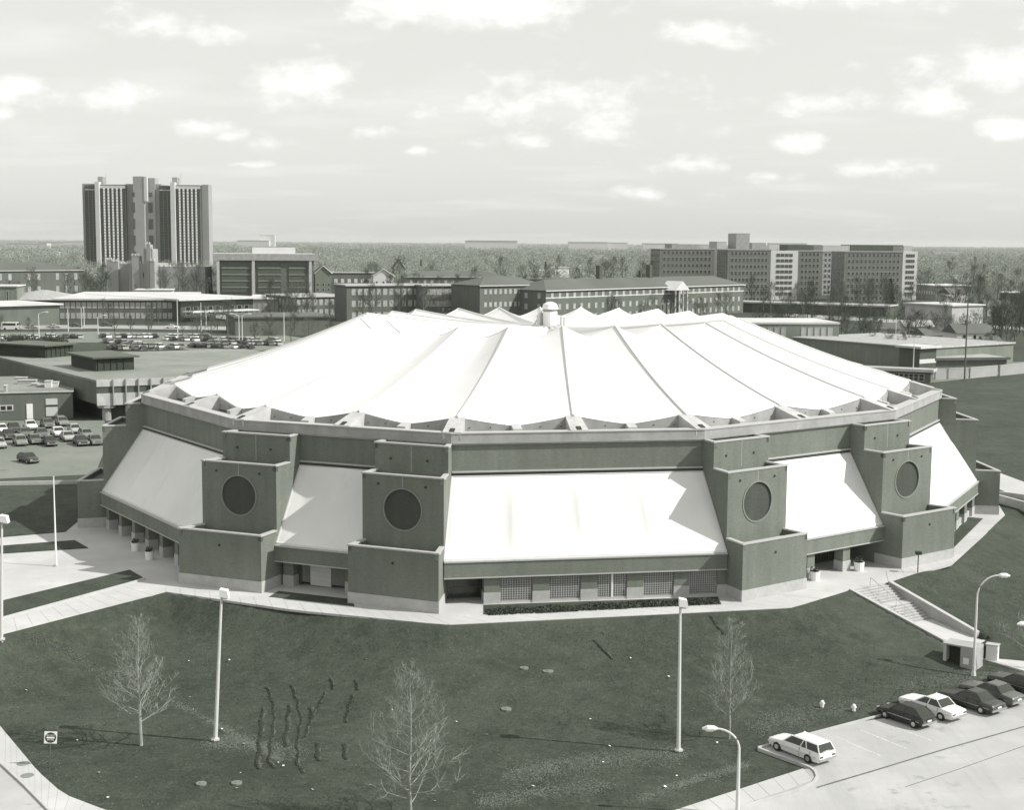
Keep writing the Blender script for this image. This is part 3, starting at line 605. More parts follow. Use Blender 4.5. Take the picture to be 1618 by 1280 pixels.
# ---- tented roof: 24 panels hung between ridges, outside and inside the hoop
CR = 2.0
def ridge(k, u):
    """u 0..1 eave to hoop, 1..2 hoop to centre ring"""
    E_, H_ = eave(k), AC + (RV[k % 24] - AC) * SH
    if u <= 1:
        p = E_.lerp(H_, u); return p, ZE + (ZH - ZE) * u - .45 * 4 * u * (1 - u)
    v = u - 1; Cn = AC + (RV[k % 24] - AC).normalized() * CR; p = H_.lerp(Cn, v); return p, ZH + (ZC - ZH) * v - .25 * 4 * v * (1 - v)
def vdep(u): return (.85 + .34 * math.sin(u * 1.9)) if u <= 1 else vdep(1.0) + .35 * math.sin(math.pi * (u - 1)) - 1.05 * (u - 1)
us = [i / 16 for i in range(17)] + [1 + i / 10 for i in range(1, 11)]
for k in range(24):
    mb = MB(); mb.smooth = True; NV = 14; g = []
    for u in us:
        (a, za), (b, zb) = ridge(k, u), ridge(k + 1, u)
        # the outer row runs just inside the upstand
        for q in range(NV + 1):
            v = -1 + 2 * q / NV; p = a.lerp(b, q / NV); z = za + (zb - za) * q / NV - vdep(u) * (1 - abs(v) ** (1.25))
            g.append((p.x, p.y, z))
    fs = [(r * (NV + 1) + c, r * (NV + 1) + c + 1, (r + 1) * (NV + 1) + c + 1, (r + 1) * (NV + 1) + c) for r in range(len(us) - 1) for c in range(NV)]
    mb.add(g, fs); mb.build('roof_panel', M_fab, arena)
    pts = []
    for u in us[:17]:
        p, z = ridge(k, u); pts.append((p.x, p.y, z + .03))
    mb = MB(); mb.tube(pts, [.115] * len(pts), 6); mb.build('ridge_cap', M_seam, arena)
    pts = [(*ridge(k, u)[0], ridge(k, u)[1] + .02) for u in us[16:]]
    mb = MB(); mb.tube(pts, .10, 6); mb.build('inner_ridge_cap', M_fab, arena)
    pts = []; 
    for q in range(11):
        v = -1 + 2 * q / 10; (a, za), (b, zb) = ridge(k, 1.0), ridge(k + 1, 1.0); p = a.lerp(b, q / 10); pts.append((p.x, p.y, za - vdep(1.0) * (1 - abs(v) ** 1.25) + .02))
    mb = MB(); mb.tube(pts, .05, 5); mb.build('hoop_seam', M_fab, arena)
    pts = []
    for u in us[:17]:
        (a, za), (b, zb) = ridge(k, u), ridge(k + 1, u); p = (a + b) / 2; pts.append((p.x, p.y, (za + zb) / 2 - vdep(u) + .0))
    mb = MB(); mb.tube(pts, .035, 5); mb.build('valley_seam', M_seam, arena)
# ---- centre ring and vent
c3 = (AC.x, AC.y)
mb = MB(); mb.cyl(c3, 2.15, 20.2, 20.95, 32); mb.build('centre_ring', M_concl, arena)
vent = MB(); vent.cyl(c3, .85, 20.9, 22.55, 20); vo = vent.build('roof_vent', M_white, arena)
mb = MB(); mb.cyl(c3, .80, 22.552, 22.85, 20); mb.build('louvre_band', mat('louvre', .30, .8, .1, 2), vo)
mb = MB(); mb.cyl(c3, .98, 22.852, 23.45, 20, .8); mb.cyl(c3, .8, 23.45, 23.7, 20, .3); mb.build('vent_hood', M_white, vo)
for (dx_, dy_, h) in ((-1.35, -.3, 1.1), (-1.0, .5, 1.3), (1.35, -.2, 1.0), (1.7, .4, .9)):
    mb = MB(); mb.cyl((AC.x + dx_, AC.y + dy_), .2, 20.9, 20.9 + h, 8); mb.cyl((AC.x + dx_, AC.y + dy_), .3, 20.9 + h, 21.1 + h, 8, .15); mb.build('vent_pipe', M_seam, arena)
mb = MB(); mb.tube([(AC.x - 1.9, AC.y - .2, 20.9), (AC.x - .6, AC.y - .1, 23.2)], .07, 5); mb.tube([(AC.x - 1.9, AC.y + .4, 20.9), (AC.x - .6, AC.y + .1, 23.2)], .07, 5); mb.build('ladder', M_frame, arena)

# ---- sloping fabric walls, fascia and ground floor between the towers
FO = 4.25          # face of the fascia
def slope(f):
    panel = f % 2 == 0; nb = 4 if panel else 2
    def edge_pts(o):
        if panel: return off(f, o) + FT[f] * .05, off((f + 1) % 12, o) - FT[f] * .05
        return onf(f, WT + .03, o), onf(f, FL[f] - WT - .03, o)
    mb = MB(); mb.smooth = True; NU, NVv = 16, 12 * nb; g = []
    for r in range(NU + 1):
        u = r / NU; o = .14 + (FO - .1) * u; z = 10.34 + (3.98 - 10.34) * u; a, b = edge_pts(o)
        for q in range(NVv + 1):
            t = q / NVv; p = a.lerp(b, t); ph = (t * nb) % 1.0; x_ = abs(2 * ph - 1)            # x_=1 on the ribs
            sag = -.26 * math.sin(math.pi * u) * min(1, 6 * t, 6 * (1 - t))                  # whole sheet hollowed
            rib = .62 * math.exp(-((1 - x_) / .22) ** 1.0) * math.sin(math.pi * min(1, u * 1.05)) ** .8 * (0.35 + .65 * u) * (1 if .02 < t < .98 else 0)
            if not panel: rib = .5 * max(0, 1 - abs(u - .42) / .5) * math.exp(-abs(t - .5) / .16)
            d_ = sag + rib
            g.append((p.x + FN[f].x * d_ * .8, p.y + FN[f].y * d_ * .8, z + d_ * .6))
    W_ = NVv + 1
    mb.add(g, [(r * W_ + c, (r + 1) * W_ + c, (r + 1) * W_ + c + 1, r * W_ + c + 1) for r in range(NU) for c in range(NVv)])
    fb = mb.build('fabric_wall', M_fab, arena)
    # clamping frame up the two sides and along the foot
    a0, b0 = edge_pts(.14); a1, b1 = edge_pts(FO + .04)
    mb = MB(); mb.tube([(*a0, 10.36), (*a1, 4.0)], .09, 5); mb.tube([(*b0, 10.36), (*b1, 4.0)], .09, 5); mb.tube([(*a0, 10.36), (*b0, 10.36)], .06, 5)
    mb.build('edge_frame', M_frame, fb)
    if panel: a, b = off(f, FO) , off((f + 1) % 12, FO)
    else: a, b = onf(f, WT - .0, FO), onf(f, FL[f] - WT + .0, FO)
    mb = MB(); mb.wall(a, b, 3.87, 4.06, -.12, .12); mb.build('fabric_kerb', M_white, arena)
    mb = MB(); mb.wall(a, b, 2.45, 3.74, .02, .32); fa = mb.build('fascia', M_brick, arena)
    mb = MB(); mb.wall(a, b, 3.742, 3.868, -.1, .40); mb.build('coping', M_cap, fa)
    mb = MB(); mb.wall(a, b, 2.36, 2.448, -.02, .38); mb.build('lintel', M_cap, fa)
    mb = MB(); q0, q1 = (off(f, 0), off((f + 1) % 12, 0)) if panel else (onf(f, WT, 0), onf(f, FL[f] - WT, 0)); mb.prism([q0, a, b, q1], 2.5, 2.62); mb.build('soffit', M_conc, arena)
    return a, b
M_dkpane = mat('dull pane', .17, .35, .3, .8, spec=.5)
M_lat = mat('pale lattice', 0.36, 0.8, 0.1, 1.0)
def pier(f, a, b, t, w, o0, o1, parent):
    T, N = FT[f], FN[f]; q = a + T * t
    mb = MB(); mb.prism([q + N * (o0 - FO), q + N * (o1 - FO), q + T * w + N * (o1 - FO), q + T * w + N * (o0 - FO)], 1.0, 2.5); p = mb.build('pier', M_brick, parent)
    e = .05; mb = MB(); mb.prism([q - T * e + N * (o0 - FO), q - T * e + N * (o1 - FO + e), q + T * (w + e) + N * (o1 - FO + e), q + T * (w + e) + N * (o0 - FO)], 0, 1.0); mb.build('stone_base', M_stone, p)
def glass_wall(f, a, b, t0, t1, back, nm='entrance_doors', bays=None):
    T, N = FT[f], FN[f]; p, q = a + T * t0 - N * back, a + T * t1 - N * back; L = t1 - t0; n = bays or max(2, round(L / 1.1))
    mb = MB(); mb.wall(p, q, 0.1, 2.5, -.06, 0); o = mb.build(nm, M_glass, arena)
    fr = MB()
    for k in range(n + 1):
        c = p.lerp(q, k / n); fr.wall(c - T * .035, c + T * .035, 0.05, 2.5, -.08, .05)
    fr.wall(p, q, 2.0, 2.07, -.07, .045); fr.wall(p, q, .05, .13, -.07, .045); fr.wall(p, q, .95, 1.02, -.07, .04); fr.build('mullions', mat('dark bronze metal', .09, .4, .1, 1, spec=.5), o)
for f in range(12):
    a, b = slope(f); L = (b - a).length; T, N = FT[f], FN[f]
    panel = f % 2 == 0
    if f == 2:      # five lattice windows between six piers, doors at the left
        sx = [(709.7, 765)] ; 
        def tt(px): 
            # distance along the face for a surveyed column
            d = ray(px, 935); dv = Vector((d[0], d[1])); 
            # intersect with the line a + T t (offset FO)
            den = dv.x * T.y - dv.y * T.x; return (a.x * dv.y - a.y * dv.x) / den if abs(den) > 1e-9 else 0
        cols = [(765, 790), (842, 868), (918, 943), (991, 1016), (1065, 1088), (1133, 1146)]
        wins = [(790, 842), (868, 918), (943, 991), (1017, 1065), (1089, 1133)]
        glass_wall(f, a, b, 0.0, tt(765), 2.2, bays=3)
        for c in cols: pier(f, a, b, tt(c[0]), tt(c[1]) - tt(c[0]), FO - 1.2, FO + .05, arena)
        for c in wins:
            t0, t1 = tt(c[0]), tt(c[1]); z0, z1 = .25, 2.5
            mb = MB(); mb.wall(a + T * t0, a + T * t1, 0.0, z1, -.75, -.7); wo = mb.build('window', M_dkpane, arena)
            lt = MB(); nx = 13; nz_ = 11
            for k in range(nx + 1):
                q = a + T * (t0 + (t1 - t0) * k / nx); lt.wall(q - T * .035, q + T * .035, z0, z1, -.12 , -.04)
            for k in range(nz_ + 1):
                z = z0 + (z1 - z0 - .06) * k / nz_; lt.wall(a + T * t0, a + T * t1, z, z + .06, -.118, -.042)
            lt.build('lattice', M_lat, wo)
            mb = MB(); mb.wall(a + T * (t0 - .0), a + T * t1, 0.0, .22, -.6, .02); mb.build('sill', M_cap, wo)
            if c[0] == 943:
                mb = MB(); q = a + T * ((t0 + t1) / 2); mb.wall(q - T * .07, q + T * .07, 0.2, 2.5, -.14, .02); mb.build('mullion', M_white, wo)
    elif f == 0:
        n = 7
        for k in range(n):
            t = L * (k + .35) / n - .4; pier(f, a, b, max(.05, t), .85, FO - .9, FO + .05, arena)
        glass_wall(f, a, b, 0, L, 3.2)
    elif f == 1:
        pier(f, a, b, .3, 1.0, FO - 1.6, FO - .6, arena); pier(f, a, b, L - 2.0, 1.1, FO - 1.6, FO - .6, arena)
        mb = MB(); mb.wall(a, b, .3, 2.5, -1.7, -1.5); o = mb.build('back_wall', M_brick, arena)
        q = a + T * L * .30; mb = MB(); mb.wall(q, q + T * 2.1, 0.1, 2.3, -1.5, -1.42); o = mb.build('overhead_door', M_door, arena)
        for k in range(1, 5):
            mb = MB(); mb.wall(q, q + T * 2.1, .1 + k * .44, .12 + k * .44, -1.42, -1.41); mb.build('door_joint', M_joint, o)
        q = a + T * .8; mb = MB(); mb.wall(q, q + T * .9, 0.1, 2.1, -1.5, -1.44); mb.build('side_door', M_brickd, arena)
    elif f == 3:
        for t in (.25, .62): pier(f, a, b, L * t - .4, 1.0, FO - 1.0, FO + .05, arena)
        glass_wall(f, a, b, 0, L, 3.6)
    elif f == 4:
        n = 5
        for k in range(n + 1): pier(f, a, b, L * k / n * .92 + .1, 1.4, FO - .9, FO + .05, arena)
        glass_wall(f, a, b, 0, L, 1.6, 'window_wall')
        mb = MB(); mb.wall(a, b, 0, .7, -.6, -.2); mb.build('sill_wall', M_stone, arena)
    else:
        for k in range(5): pier(f, a, b, L * (k + .3) / 5, .9, FO - .9, FO + .05, arena)
        glass_wall(f, a, b, 0, L, 1.6, 'window_wall')

# ================================================================== CARS
def paint(name, v): return mat('car paint ' + name, v, 0.28, 0.04, 0.8, spec=0.6, g=.25 if v < .3 else 0)
PAINT = dict(white=.78, cream=.62, silver=.40, grey=.22, dark=.045, black=.025, mid=.12)
TINTS = {}
def car(kind, col, label=None, loc=(0, 0, 0), rz=0, group=None, name='parked_car'):
    """+x is the nose. Loft of cross sections for the body, glasshouse with pillars, wheels, bumpers, lamps"""
    L, Wd = (4.75, 1.80) if kind != 'compact' else (4.1, 1.64)
    if kind == 'wagon': L = 4.55; Wd = 1.72
    pm = paint(col, PAINT[col]); root = thing(name, label or 'car', 'car', loc, rz, group)
    hw = Wd / 2; h = L / 2
    if kind == 'wagon': st = [(-h, .42, .86, .92), (-h + .10, .24, .92, .97), (-h + .8, .20, .92, 1.0), (0, .20, .92, 1.0), (h - 1.45, .20, .90, .99), (h - 1.2, .20, .86, .97), (h - .35, .22, .76, .96), (h - .08, .25, .70, .93), (h, .40, .60, .88)]
    elif kind == 'compact': st = [(-h, .42, .80, .90), (-h + .15, .24, .90, .96), (-h + .8, .20, .92, 1.0), (0, .20, .92, 1.0), (h - 1.3, .20, .88, .99), (h - .3, .22, .74, .95), (h, .40, .60, .88)]
    else: st = [(-h, .42, .72, .90), (-h + .08, .27, .82, .95), (-h + .55, .22, .87, .99), (-h + 1.15, .20, .90, 1.0), (0, .20, .91, 1.0), (h - 1.65, .20, .90, 1.0), (h - 1.3, .20, .86, .99), (h - .35, .22, .77, .97), (h - .06, .27, .72, .94), (h, .42, .62, .90)]
    mb = MB(); mb.smooth = False; g = []
    for (x, zb, zt, k) in st:
        w = hw * k; zm = (zb + zt) / 2 + .03
        g += [(x, -w * .90, zb), (x, -w, zm - .08), (x, -w * .985, zm + .08), (x, -w * .93, zt - .03), (x, -w * .80, zt + .01), (x, 0, zt + .035), (x, w * .80, zt + .01), (x, w * .93, zt - .03), (x, w * .985, zm + .08), (x, w, zm - .08), (x, w * .90, zb)]
    n = 11; fs = [(i * n + j, i * n + (j + 1) % n, (i + 1) * n + (j + 1) % n, (i + 1) * n + j) for i in range(len(st) - 1) for j in range(n)]
    fs += [tuple(range(n)), tuple(range(len(g) - 1, len(g) - n - 1, -1))]
    mb.add(g, fs); body = mb.build('body', pm, root)
    # glasshouse
    if kind == 'wagon': xb, xr, xt0, xt1, rh = -h + .05, h - 1.35, -h + .35, h - 2.0, 1.40
    elif kind == 'compact': xb, xr, xt0, xt1, rh = -h + .15, h - 1.2, -h + .85, h - 1.85, 1.36
    else: xb, xr, xt0, xt1, rh = -h + .95, h - 1.5, -h + 1.5, h - 2.25, 1.37
    wb, wt_ = hw * .88, hw * .70; zb = .88
    mb = MB(); mb.hexa([(xb, -wb, zb), (xr, -wb, zb), (xr, wb, zb), (xb, wb, zb)], [(xt0, -wt_, rh - .03), (xt1, -wt_, rh - .03), (xt1, wt_, rh - .03), (xt0, wt_, rh - .03)]); mb.build('window', M_glass, root)
    mb = MB(); e = .03
    mb.hexa([(xt0 - e, -wt_ - e, rh - .04), (xt1 + e, -wt_ - e, rh - .04), (xt1 + e, wt_ + e, rh - .04), (xt0 - e, wt_ + e, rh - .04)], [(xt0 + .12, -wt_ + .06, rh + .03), (xt1 - .12, -wt_ + .06, rh + .03), (xt1 - .12, wt_ - .06, rh + .03), (xt0 + .12, wt_ - .06, rh + .03)])
    mb.build('roof', pm, root)
    mb = MB()
    for s in (-1, 1):
        for (x0, x1) in [(xb, xt0), (xr, xt1)] + ([((xb + xr) / 2 + .1, (xt0 + xt1) / 2 + .05)] + ([(xb + 1.1, xt0 + 1.0)] if kind == 'wagon' else [])):
            mb.tube([(x0, s * wb * 1.005, zb - .02), (x1, s * wt_ * 1.01, rh - .02)], .045, 4)
    mb.build('pillars', pm, root, 'stuff')
    for s in (-1, 1):
        mb = MB(); mb.box(-h + .25, s * hw * 1.0 - .012, .535, h - .3, s * hw * 1.0 + .012, .565); mb.build('side_trim', M_chrome, root)
        for x in ((xb + xr) / 2 + .08, (xb + xr) / 2 - .85): mb = MB(); mb.box(x - .008, s * hw * .985 - .012, .32, x + .008, s * hw * .985 + .012, .86); mb.build('door_seam', M_black, root)
    for s in (-1, 1):
        for x in (h - .85, -h + .95 if kind != 'compact' else -h + .75):
            mb = MB(); mb.tube([(x, s * (hw - .20), .31), (x, s * (hw + .015), .31)], .31, 14); w_ = mb.build('wheel', M_black, root)
            mb = MB(); mb.tube([(x, s * (hw + .0), .31), (x, s * (hw + .03), .31)], .17, 10); mb.build('hubcap', M_chrome, w_)
    for x, s in ((h - .02, 1), (-h + .02, -1)):
        mb = MB(); mb.box(min(x, x + s * .09), -hw * .93, .38, max(x, x + s * .09), hw * .93, .50); mb.build('bumper', M_chrome, root)
    for y in (-hw * .68, hw * .68):
        mb = MB(); mb.box(h - .05, y - .14, .55, h + .02, y + .14, .66); mb.build('headlight', M_paleglass, root)
        mb = MB(); mb.box(-h - .02, y - .16, .56, -h + .05, y + .16, .68); mb.build('taillight', mat('tail lamp', .12, .3, .1, 1), root)
    mb = MB(); mb.box(-h - .025, -.22, .54, -h + .02, .22, .66); mb.build('licence_plate', M_white, root)
    if kind == 'wagon':
        mb = MB(); mb.box(-h + .02, -hw * .7, .9, -h + .06, hw * .7, .93); mb.build('tailgate_trim', M_chrome, root)
    return root
def groundpt(px, py): return G(px, py)
KA = math.radians(36); NOSE = KA + math.pi / 2          # parked square to the kerb
def bay(a, b):  # centre of a car from the two near side wheel contacts
    A_, B_ = W(*a, Z3 + .03), W(*b, Z3 + .03); return (A_ + B_) / 2
def rightoff(p, d, ang): return Vector((p.x + math.sin(ang) * d, p.y - math.cos(ang) * d, p.z))
ang = math.radians(126)
def place(kind, col, label, wf, wr, group='cars parked nose to the kerb on the right'):
    a, b = W(*wf, Z3 + .03), W(*wr, Z3 + .03); c = (a + b) / 2; d = a - b; th = ang
    c = c + Vector((math.sin(th), -math.cos(th), 0)) * .0
    # near side is the driver's left: shift the centre half a width to the right of the travel direction
    c = c + Vector((math.sin(th), -math.cos(th), 0)) * .8
    return car(kind, col, label, (c.x, c.y, Z3 + .03), th, group)
place('wagon', 'white', 'white estate car alone at the left end of the kerbside bays', (1229, 1188), (1277, 1206))
place('compact', 'black', 'low dark coupe next to the white saloon in the kerbside bays', (1398, 1136), (1441, 1151))
place('sedan', 'white', 'white four door saloon between two dark cars in the kerbside bays', (1437, 1120), (1486, 1141))
place('sedan', 'dark', 'dark saloon with a bright rear window beside the white saloon', (1501, 1111), (1548, 1130))
place('sedan', 'mid', 'second dark grey saloon from the right edge, nose to the kerb', (1533, 1099), (1580, 1117))
place('sedan', 'dark', 'dark car cut off by the right edge of the picture', (1578, 1085), (1625, 1102))

# ================================================================== LAMPS, SIGN, FLAGPOLE
def flood_pole(label, base, h, rz=0, heads=1, lean=0):
    r = thing('light_pole', label, 'light pole', base, rz, 'tall floodlight poles round the arena')
    mb = MB(); mb.tube([(0, 0, -.2), (lean * h * .5, 0, h * .5), (lean * h, 0, h)], [.15, .115, .08], 8); mb.build('pole', M_pole, r)
    mb = MB(); mb.cyl((0, 0), .30, 0, .12, 8); mb.build('base', M_kerb, r)
    mb = MB(); mb.hexa([(lean * h - .10, -.28, h - .10), (lean * h + .52, -.28, h - .22), (lean * h + .52, .28, h - .22), (lean * h - .10, .28, h - .10)], [(lean * h - .10, -.28, h + .42), (lean * h + .42, -.28, h + .32), (lean * h + .42, .28, h + .32), (lean * h - .10, .28, h + .42)]); hd = mb.build('lamp_head', M_white, r)
    mb = MB(); mb.box(lean * h + .0, -.22, h - .26, lean * h + .4, .22, h - .17); mb.build('lens', M_paleglass, hd)
    return r
def arm_lamp(label, base, h, reach, rz, group='street lamps with curved arms'):
    r = thing('street_lamp', label, 'street lamp', base, rz, group)
    pts = [(0, 0, -.2), (0, 0, h * .55), (0, 0, h * .78)] + [(reach * (1 - math.cos(t)) , 0, h * .78 + h * .22 * math.sin(t)) for t in [math.pi / 2 * k / 8 for k in range(1, 9)]]
    mb = MB(); mb.tube(pts, [.13] + [.10] + [.08] + [.06] * 8, 8); mb.build('pole', M_pole, r)
    mb = MB(); mb.tube([(reach - .05, 0, h), (reach + .15, 0, h + .02), (reach + .55, 0, h + .01), (reach + .85, 0, h - .03)], [.07, .16, .18, .06], 8); hd = mb.build('lamp_head', M_white, r)
    mb = MB(); mb.tube([(reach + .2, 0, h - .1), (reach + .65, 0, h - .12)], [.12, .10], 8); mb.build('lens', M_paleglass, hd)
    mb = MB(); mb.cyl((0, 0), .22, 0, .35, 8, .16); mb.build('base', M_pole, r)
    return r
def height_at(base, px, py):
    d = ray(px, py); t = base.y / d[1]; return CAMZ + d[2] * t - base.z
for (bx, by, tx, ty, lab) in ((340, 1170, 356, 940, 'white floodlight pole on the lawn left of the bare trees'), (1072, 1187, 1075, 955, 'white floodlight pole on the lawn in front of the right lattice window'),
                              (2, 1012, 3, 822, 'white floodlight pole at the left edge beside the plaza walk')):
    b_ = G(bx, by); h_ = height_at(b_, tx, ty); dl = (W(tx, ty, b_.z + h_).x - b_.x) / h_
    flood_pole(lab, b_, h_, 0, lean=max(-.02, min(.06, dl)))
b_ = G(1165, 1290); h_ = height_at(b_, 1117, 1153); arm_lamp('curved arm street lamp in front of the lawn at the bottom of the view', b_, h_, 1.35, math.pi - .1)
b_ = G(1538, 1068); h_ = height_at(b_, 1575, 909); arm_lamp('tall curved arm street lamp beside the concrete kiosk', b_, h_, 1.6, -.05)
b_ = G(1640, 1070); h_ = height_at(b_, 1610, 984); arm_lamp('street lamp head reaching in at the right edge', b_, h_, 1.2, math.pi + .2)
b_ = W(89, 895, .02); h_ = height_at(b_, 83, 755)
r = thing('flagpole', 'bare white flagpole standing on the sunlit plaza', 'flagpole', b_); mb = MB(); mb.tube([(0, 0, 0), (0, 0, h_)], [.10, .05], 8); mb.build('pole', M_white, r)
mb = MB(); mb.cyl((0, 0), .25, 0, .15, 10); mb.build('base', M_kerb, r); mb = MB(); mb.tube([(0, 0, h_), (0, 0, h_ + .08), (0, 0, h_ + .16)], [.03, .09, .03], 8); mb.build('finial', M_frame, r)
b_ = W(1450, 905, .045); r = thing('walkway_lamp', 'short dark walkway lamp with square head by the arena path', 'lamp', b_); h_ = height_at(b_, 1451, 876)
mb = MB(); mb.tube([(0, 0, 0), (0, 0, h_)], .05, 6); mb.build('pole', M_dark, r); mb = MB(); mb.box(-.25, -.25, h_ - .02, .25, .25, h_ + .26); mb.build('lamp_head', M_dark, r)
# do not enter sign
b_ = G(78, 1214); zc_ = height_at(b_, 76, 1166); r = thing('traffic_sign', 'square white DO NOT ENTER sign with dark disc by the left footway', 'sign', b_, math.radians(8)); r.rotation_euler = (0, math.radians(4), math.radians(8))
mb = MB(); mb.tube([(0, .03, -.3), (0, .03, zc_ + .35)], .03, 6); mb.build('post', M_barkd, r)
mb = MB(); mb.box(-.40, -.012, zc_ - .40, .40, .012, zc_ + .40); pl = mb.build('sign_panel', M_white, r)
M_signd = mat('dark sign red in grey print', .045, .5, .05, 1)
mb = MB(); mb.tube([(0, -.014, zc_), (0, -.024, zc_)], .345, 32); mb.build('disc', M_signd, pl)
mb = MB(); mb.box(-.25, -.034, zc_ - .055, .25, -.025, zc_ + .055); mb.build('bar', M_white, pl)
def text(s, size, loc, rot, m, parent, name='lettering', ext=.004):
    cu = bpy.data.curves.new(name, 'FONT'); cu.body = s; cu.size = size; cu.align_x = 'CENTER'; cu.align_y = 'CENTER'; cu.extrude = ext
    o = bpy.data.objects.new('tmp', cu); COL.objects.link(o); bpy.context.view_layer.update()
    me = bpy.data.meshes.new_from_object(o); bpy.data.objects.remove(o); me.name = name; me.materials.clear(); me.materials.append(m)
    t = bpy.data.objects.new(name, me); COL.objects.link(t); t.location = loc; t.rotation_euler = rot; t.parent = parent; return t
text('DO NOT', .13, (0, -.028, zc_ + .15), (math.pi / 2, 0, 0), M_white, pl); text('ENTER', .14, (0, -.028, zc_ - .15), (math.pi / 2, 0, 0), M_white, pl)

# ================================================================== PLANTERS, KIOSK, LIDS, LITTER
def shrub_mesh(r, n, m_seed, h=None):
    rr = random.Random(m_seed); mb = MB()
    for _ in range(n):
        a = rr.uniform(0, 6.283); q = r * rr.random() ** .5; zz = (h or r) * rr.random() * (1 - .5 * q / r); p = Vector((q * math.cos(a), q * math.sin(a), zz)); s = rr.uniform(.05, .11)
        u = Vector((rr.uniform(-1, 1), rr.uniform(-1, 1), rr.uniform(-1, 1))).normalized() * s; w = Vector((rr.uniform(-1, 1), rr.uniform(-1, 1), rr.uniform(-1, 1))).normalized() * s
        mb.add([p - u, p + w, p + u], [(0, 1, 2)])
    return mb
def planter(label, p, r=.42, h=.8):
    t = thing('planter', label, 'planter', p, 0, 'pale planters at the arena entrances')
    mb = MB(); mb.tube([(0, 0, 0), (0, 0, h), (0, 0, h), (0, 0, h - .1)], [r * .88, r, r * .85, r * .8], 14); mb.build('pot', M_white, t)
    mb = MB(); mb.cyl((0, 0), r * .8, h - .12, h - .06, 12); mb.build('soil', M_soil, t)
    m2 = shrub_mesh(r * .9, 220, 3, .7); o = m2.build('foliage', M_shrub, t, 'stuff'); o.location = (0, 0, h - .1)
planter('pale planter at the left entrance, the one nearer the camera', W(236, 884, .02)); planter('pale planter at the left entrance, the one farther from the camera', W(214, 870, .02))
planter('pale planter at the left column of the right entrance', W(1287, 917, .02), .5, .85); planter('pale planter at the right column of the right entrance', W(1357, 902, .02), .5, .85)
# hedge mounds in front of the lattice windows
for i, (x0, x1, yb) in enumerate(((772, 836, 969), (846, 905, 966), (915, 985, 962), (990, 1060, 958), (1062, 1130, 955))):
    a, b = W(x0, yb), W(x1, yb - 3); L = (b - a).length; mb = MB(); rr = random.Random(i)
    for _ in range(2400):
        t = rr.uniform(-.05, 1.06); d = rr.uniform(-.95, .95); hh = (.06 + .30 * math.sin(math.pi * min(1, max(0, t))) ** .8) * max(0, 1 - (d / .95) ** 2)
        p = Vector((t * L, d, hh * rr.uniform(.6, 1.05))); s = rr.uniform(.07, .15)
        u = Vector((rr.uniform(-1, 1), rr.uniform(-1, 1), rr.uniform(-.4, .4))).normalized() * s; w = Vector((rr.uniform(-1, 1), rr.uniform(-1, 1), rr.uniform(-1, 1))).normalized() * s
        mb.add([p - u, p + w, p + u], [(0, 1, 2)])
    o = mb.build('hedge', M_shrub); o.location = (a.x, a.y, .05); o.rotation_euler = (0, 0, math.atan2(b.y - a.y, b.x - a.x))
    tag(o, ['low dark hedge under the first lattice window from the left', 'low dark hedge under the second lattice window from the left', 'low dark hedge under the middle lattice window with pale mullion', 'low dark hedge under the fourth lattice window from the left', 'low dark hedge under the shaded lattice window on the right'][i], 'hedge', 'hedges under the lattice windows')
    m2 = MB(); c0 = W(x0 - 4, yb + 1); c1 = W(x1 + 4, yb - 2)
sheet('planting_bed', [W(764, 972), W(1140, 956), W(1134, 944), W(764, 957)], .035 + .02, M_grass, 'structure', thick=.05)
sheet('planting_bed', [W(425, 944), W(560, 959), W(556, 948), W(440, 935)], .035 + .02, M_grass, 'structure', thick=.05)
sheet('planting_bed', [W(1496, 877), W(1553, 820), W(1530, 818), W(1494, 856)], .035 + .025, M_grass, 'structure', thick=.05)
# kiosk at the foot of the bank: two concrete cheeks with a dark recess, and a pale cabinet
def G3(px, py, z): p = W(px, py, z); return p
k = thing('service_kiosk', 'concrete service kiosk with dark recess at the end of the bank', 'kiosk', W(1515, 1062, Z3), math.radians(-38))
mb = MB(); mb.box(-1.35, 0, 0, -1.1, 1.6, 2.05); mb.build('side_wall', M_concl, k); mb = MB(); mb.box(0.1, -.1, 0, 1.35, 1.6, 2.2); mb.build('block', M_conc, k)
mb = MB(); mb.box(-1.1, .7, 0, .1, 1.6, 2.0); mb.build('recess', M_dark, k); mb = MB(); mb.box(-1.4, -.05, 2.052, .098, 1.65, 2.17); mb.build('roof_slab', M_conc, k); mb = MB(); mb.box(.35, -.14, .75, .8, -.101, 1.25); mb.build('meter_box', M_white, k)
mb = MB(); mb.box(.15, -.45, 0, 1.3, -.102, .12); mb.build('step', M_kerb, k)
k = thing('utility_cabinet', 'pale utility cabinet with a dark side beside the concrete kiosk', 'cabinet', W(1566, 1050, Z3 + .1), math.radians(-30))
mb = MB(); mb.box(-.45, 0, 0, .45, .7, 1.55); c_ = mb.build('cabinet_body', M_white, k); mb = MB(); mb.box(-.52, -.05, 1.552, .52, .76, 1.62); mb.build('lid', M_cap, c_); mb = MB(); mb.box(-.6, -.3, -.1, .7, .9, .0); mb.build('plinth', M_kerb, k)
mb = MB(); mb.box(-.452 - .25, .05, .05, -.452, .65, 1.4); mb.build('side_box', M_dark, k)
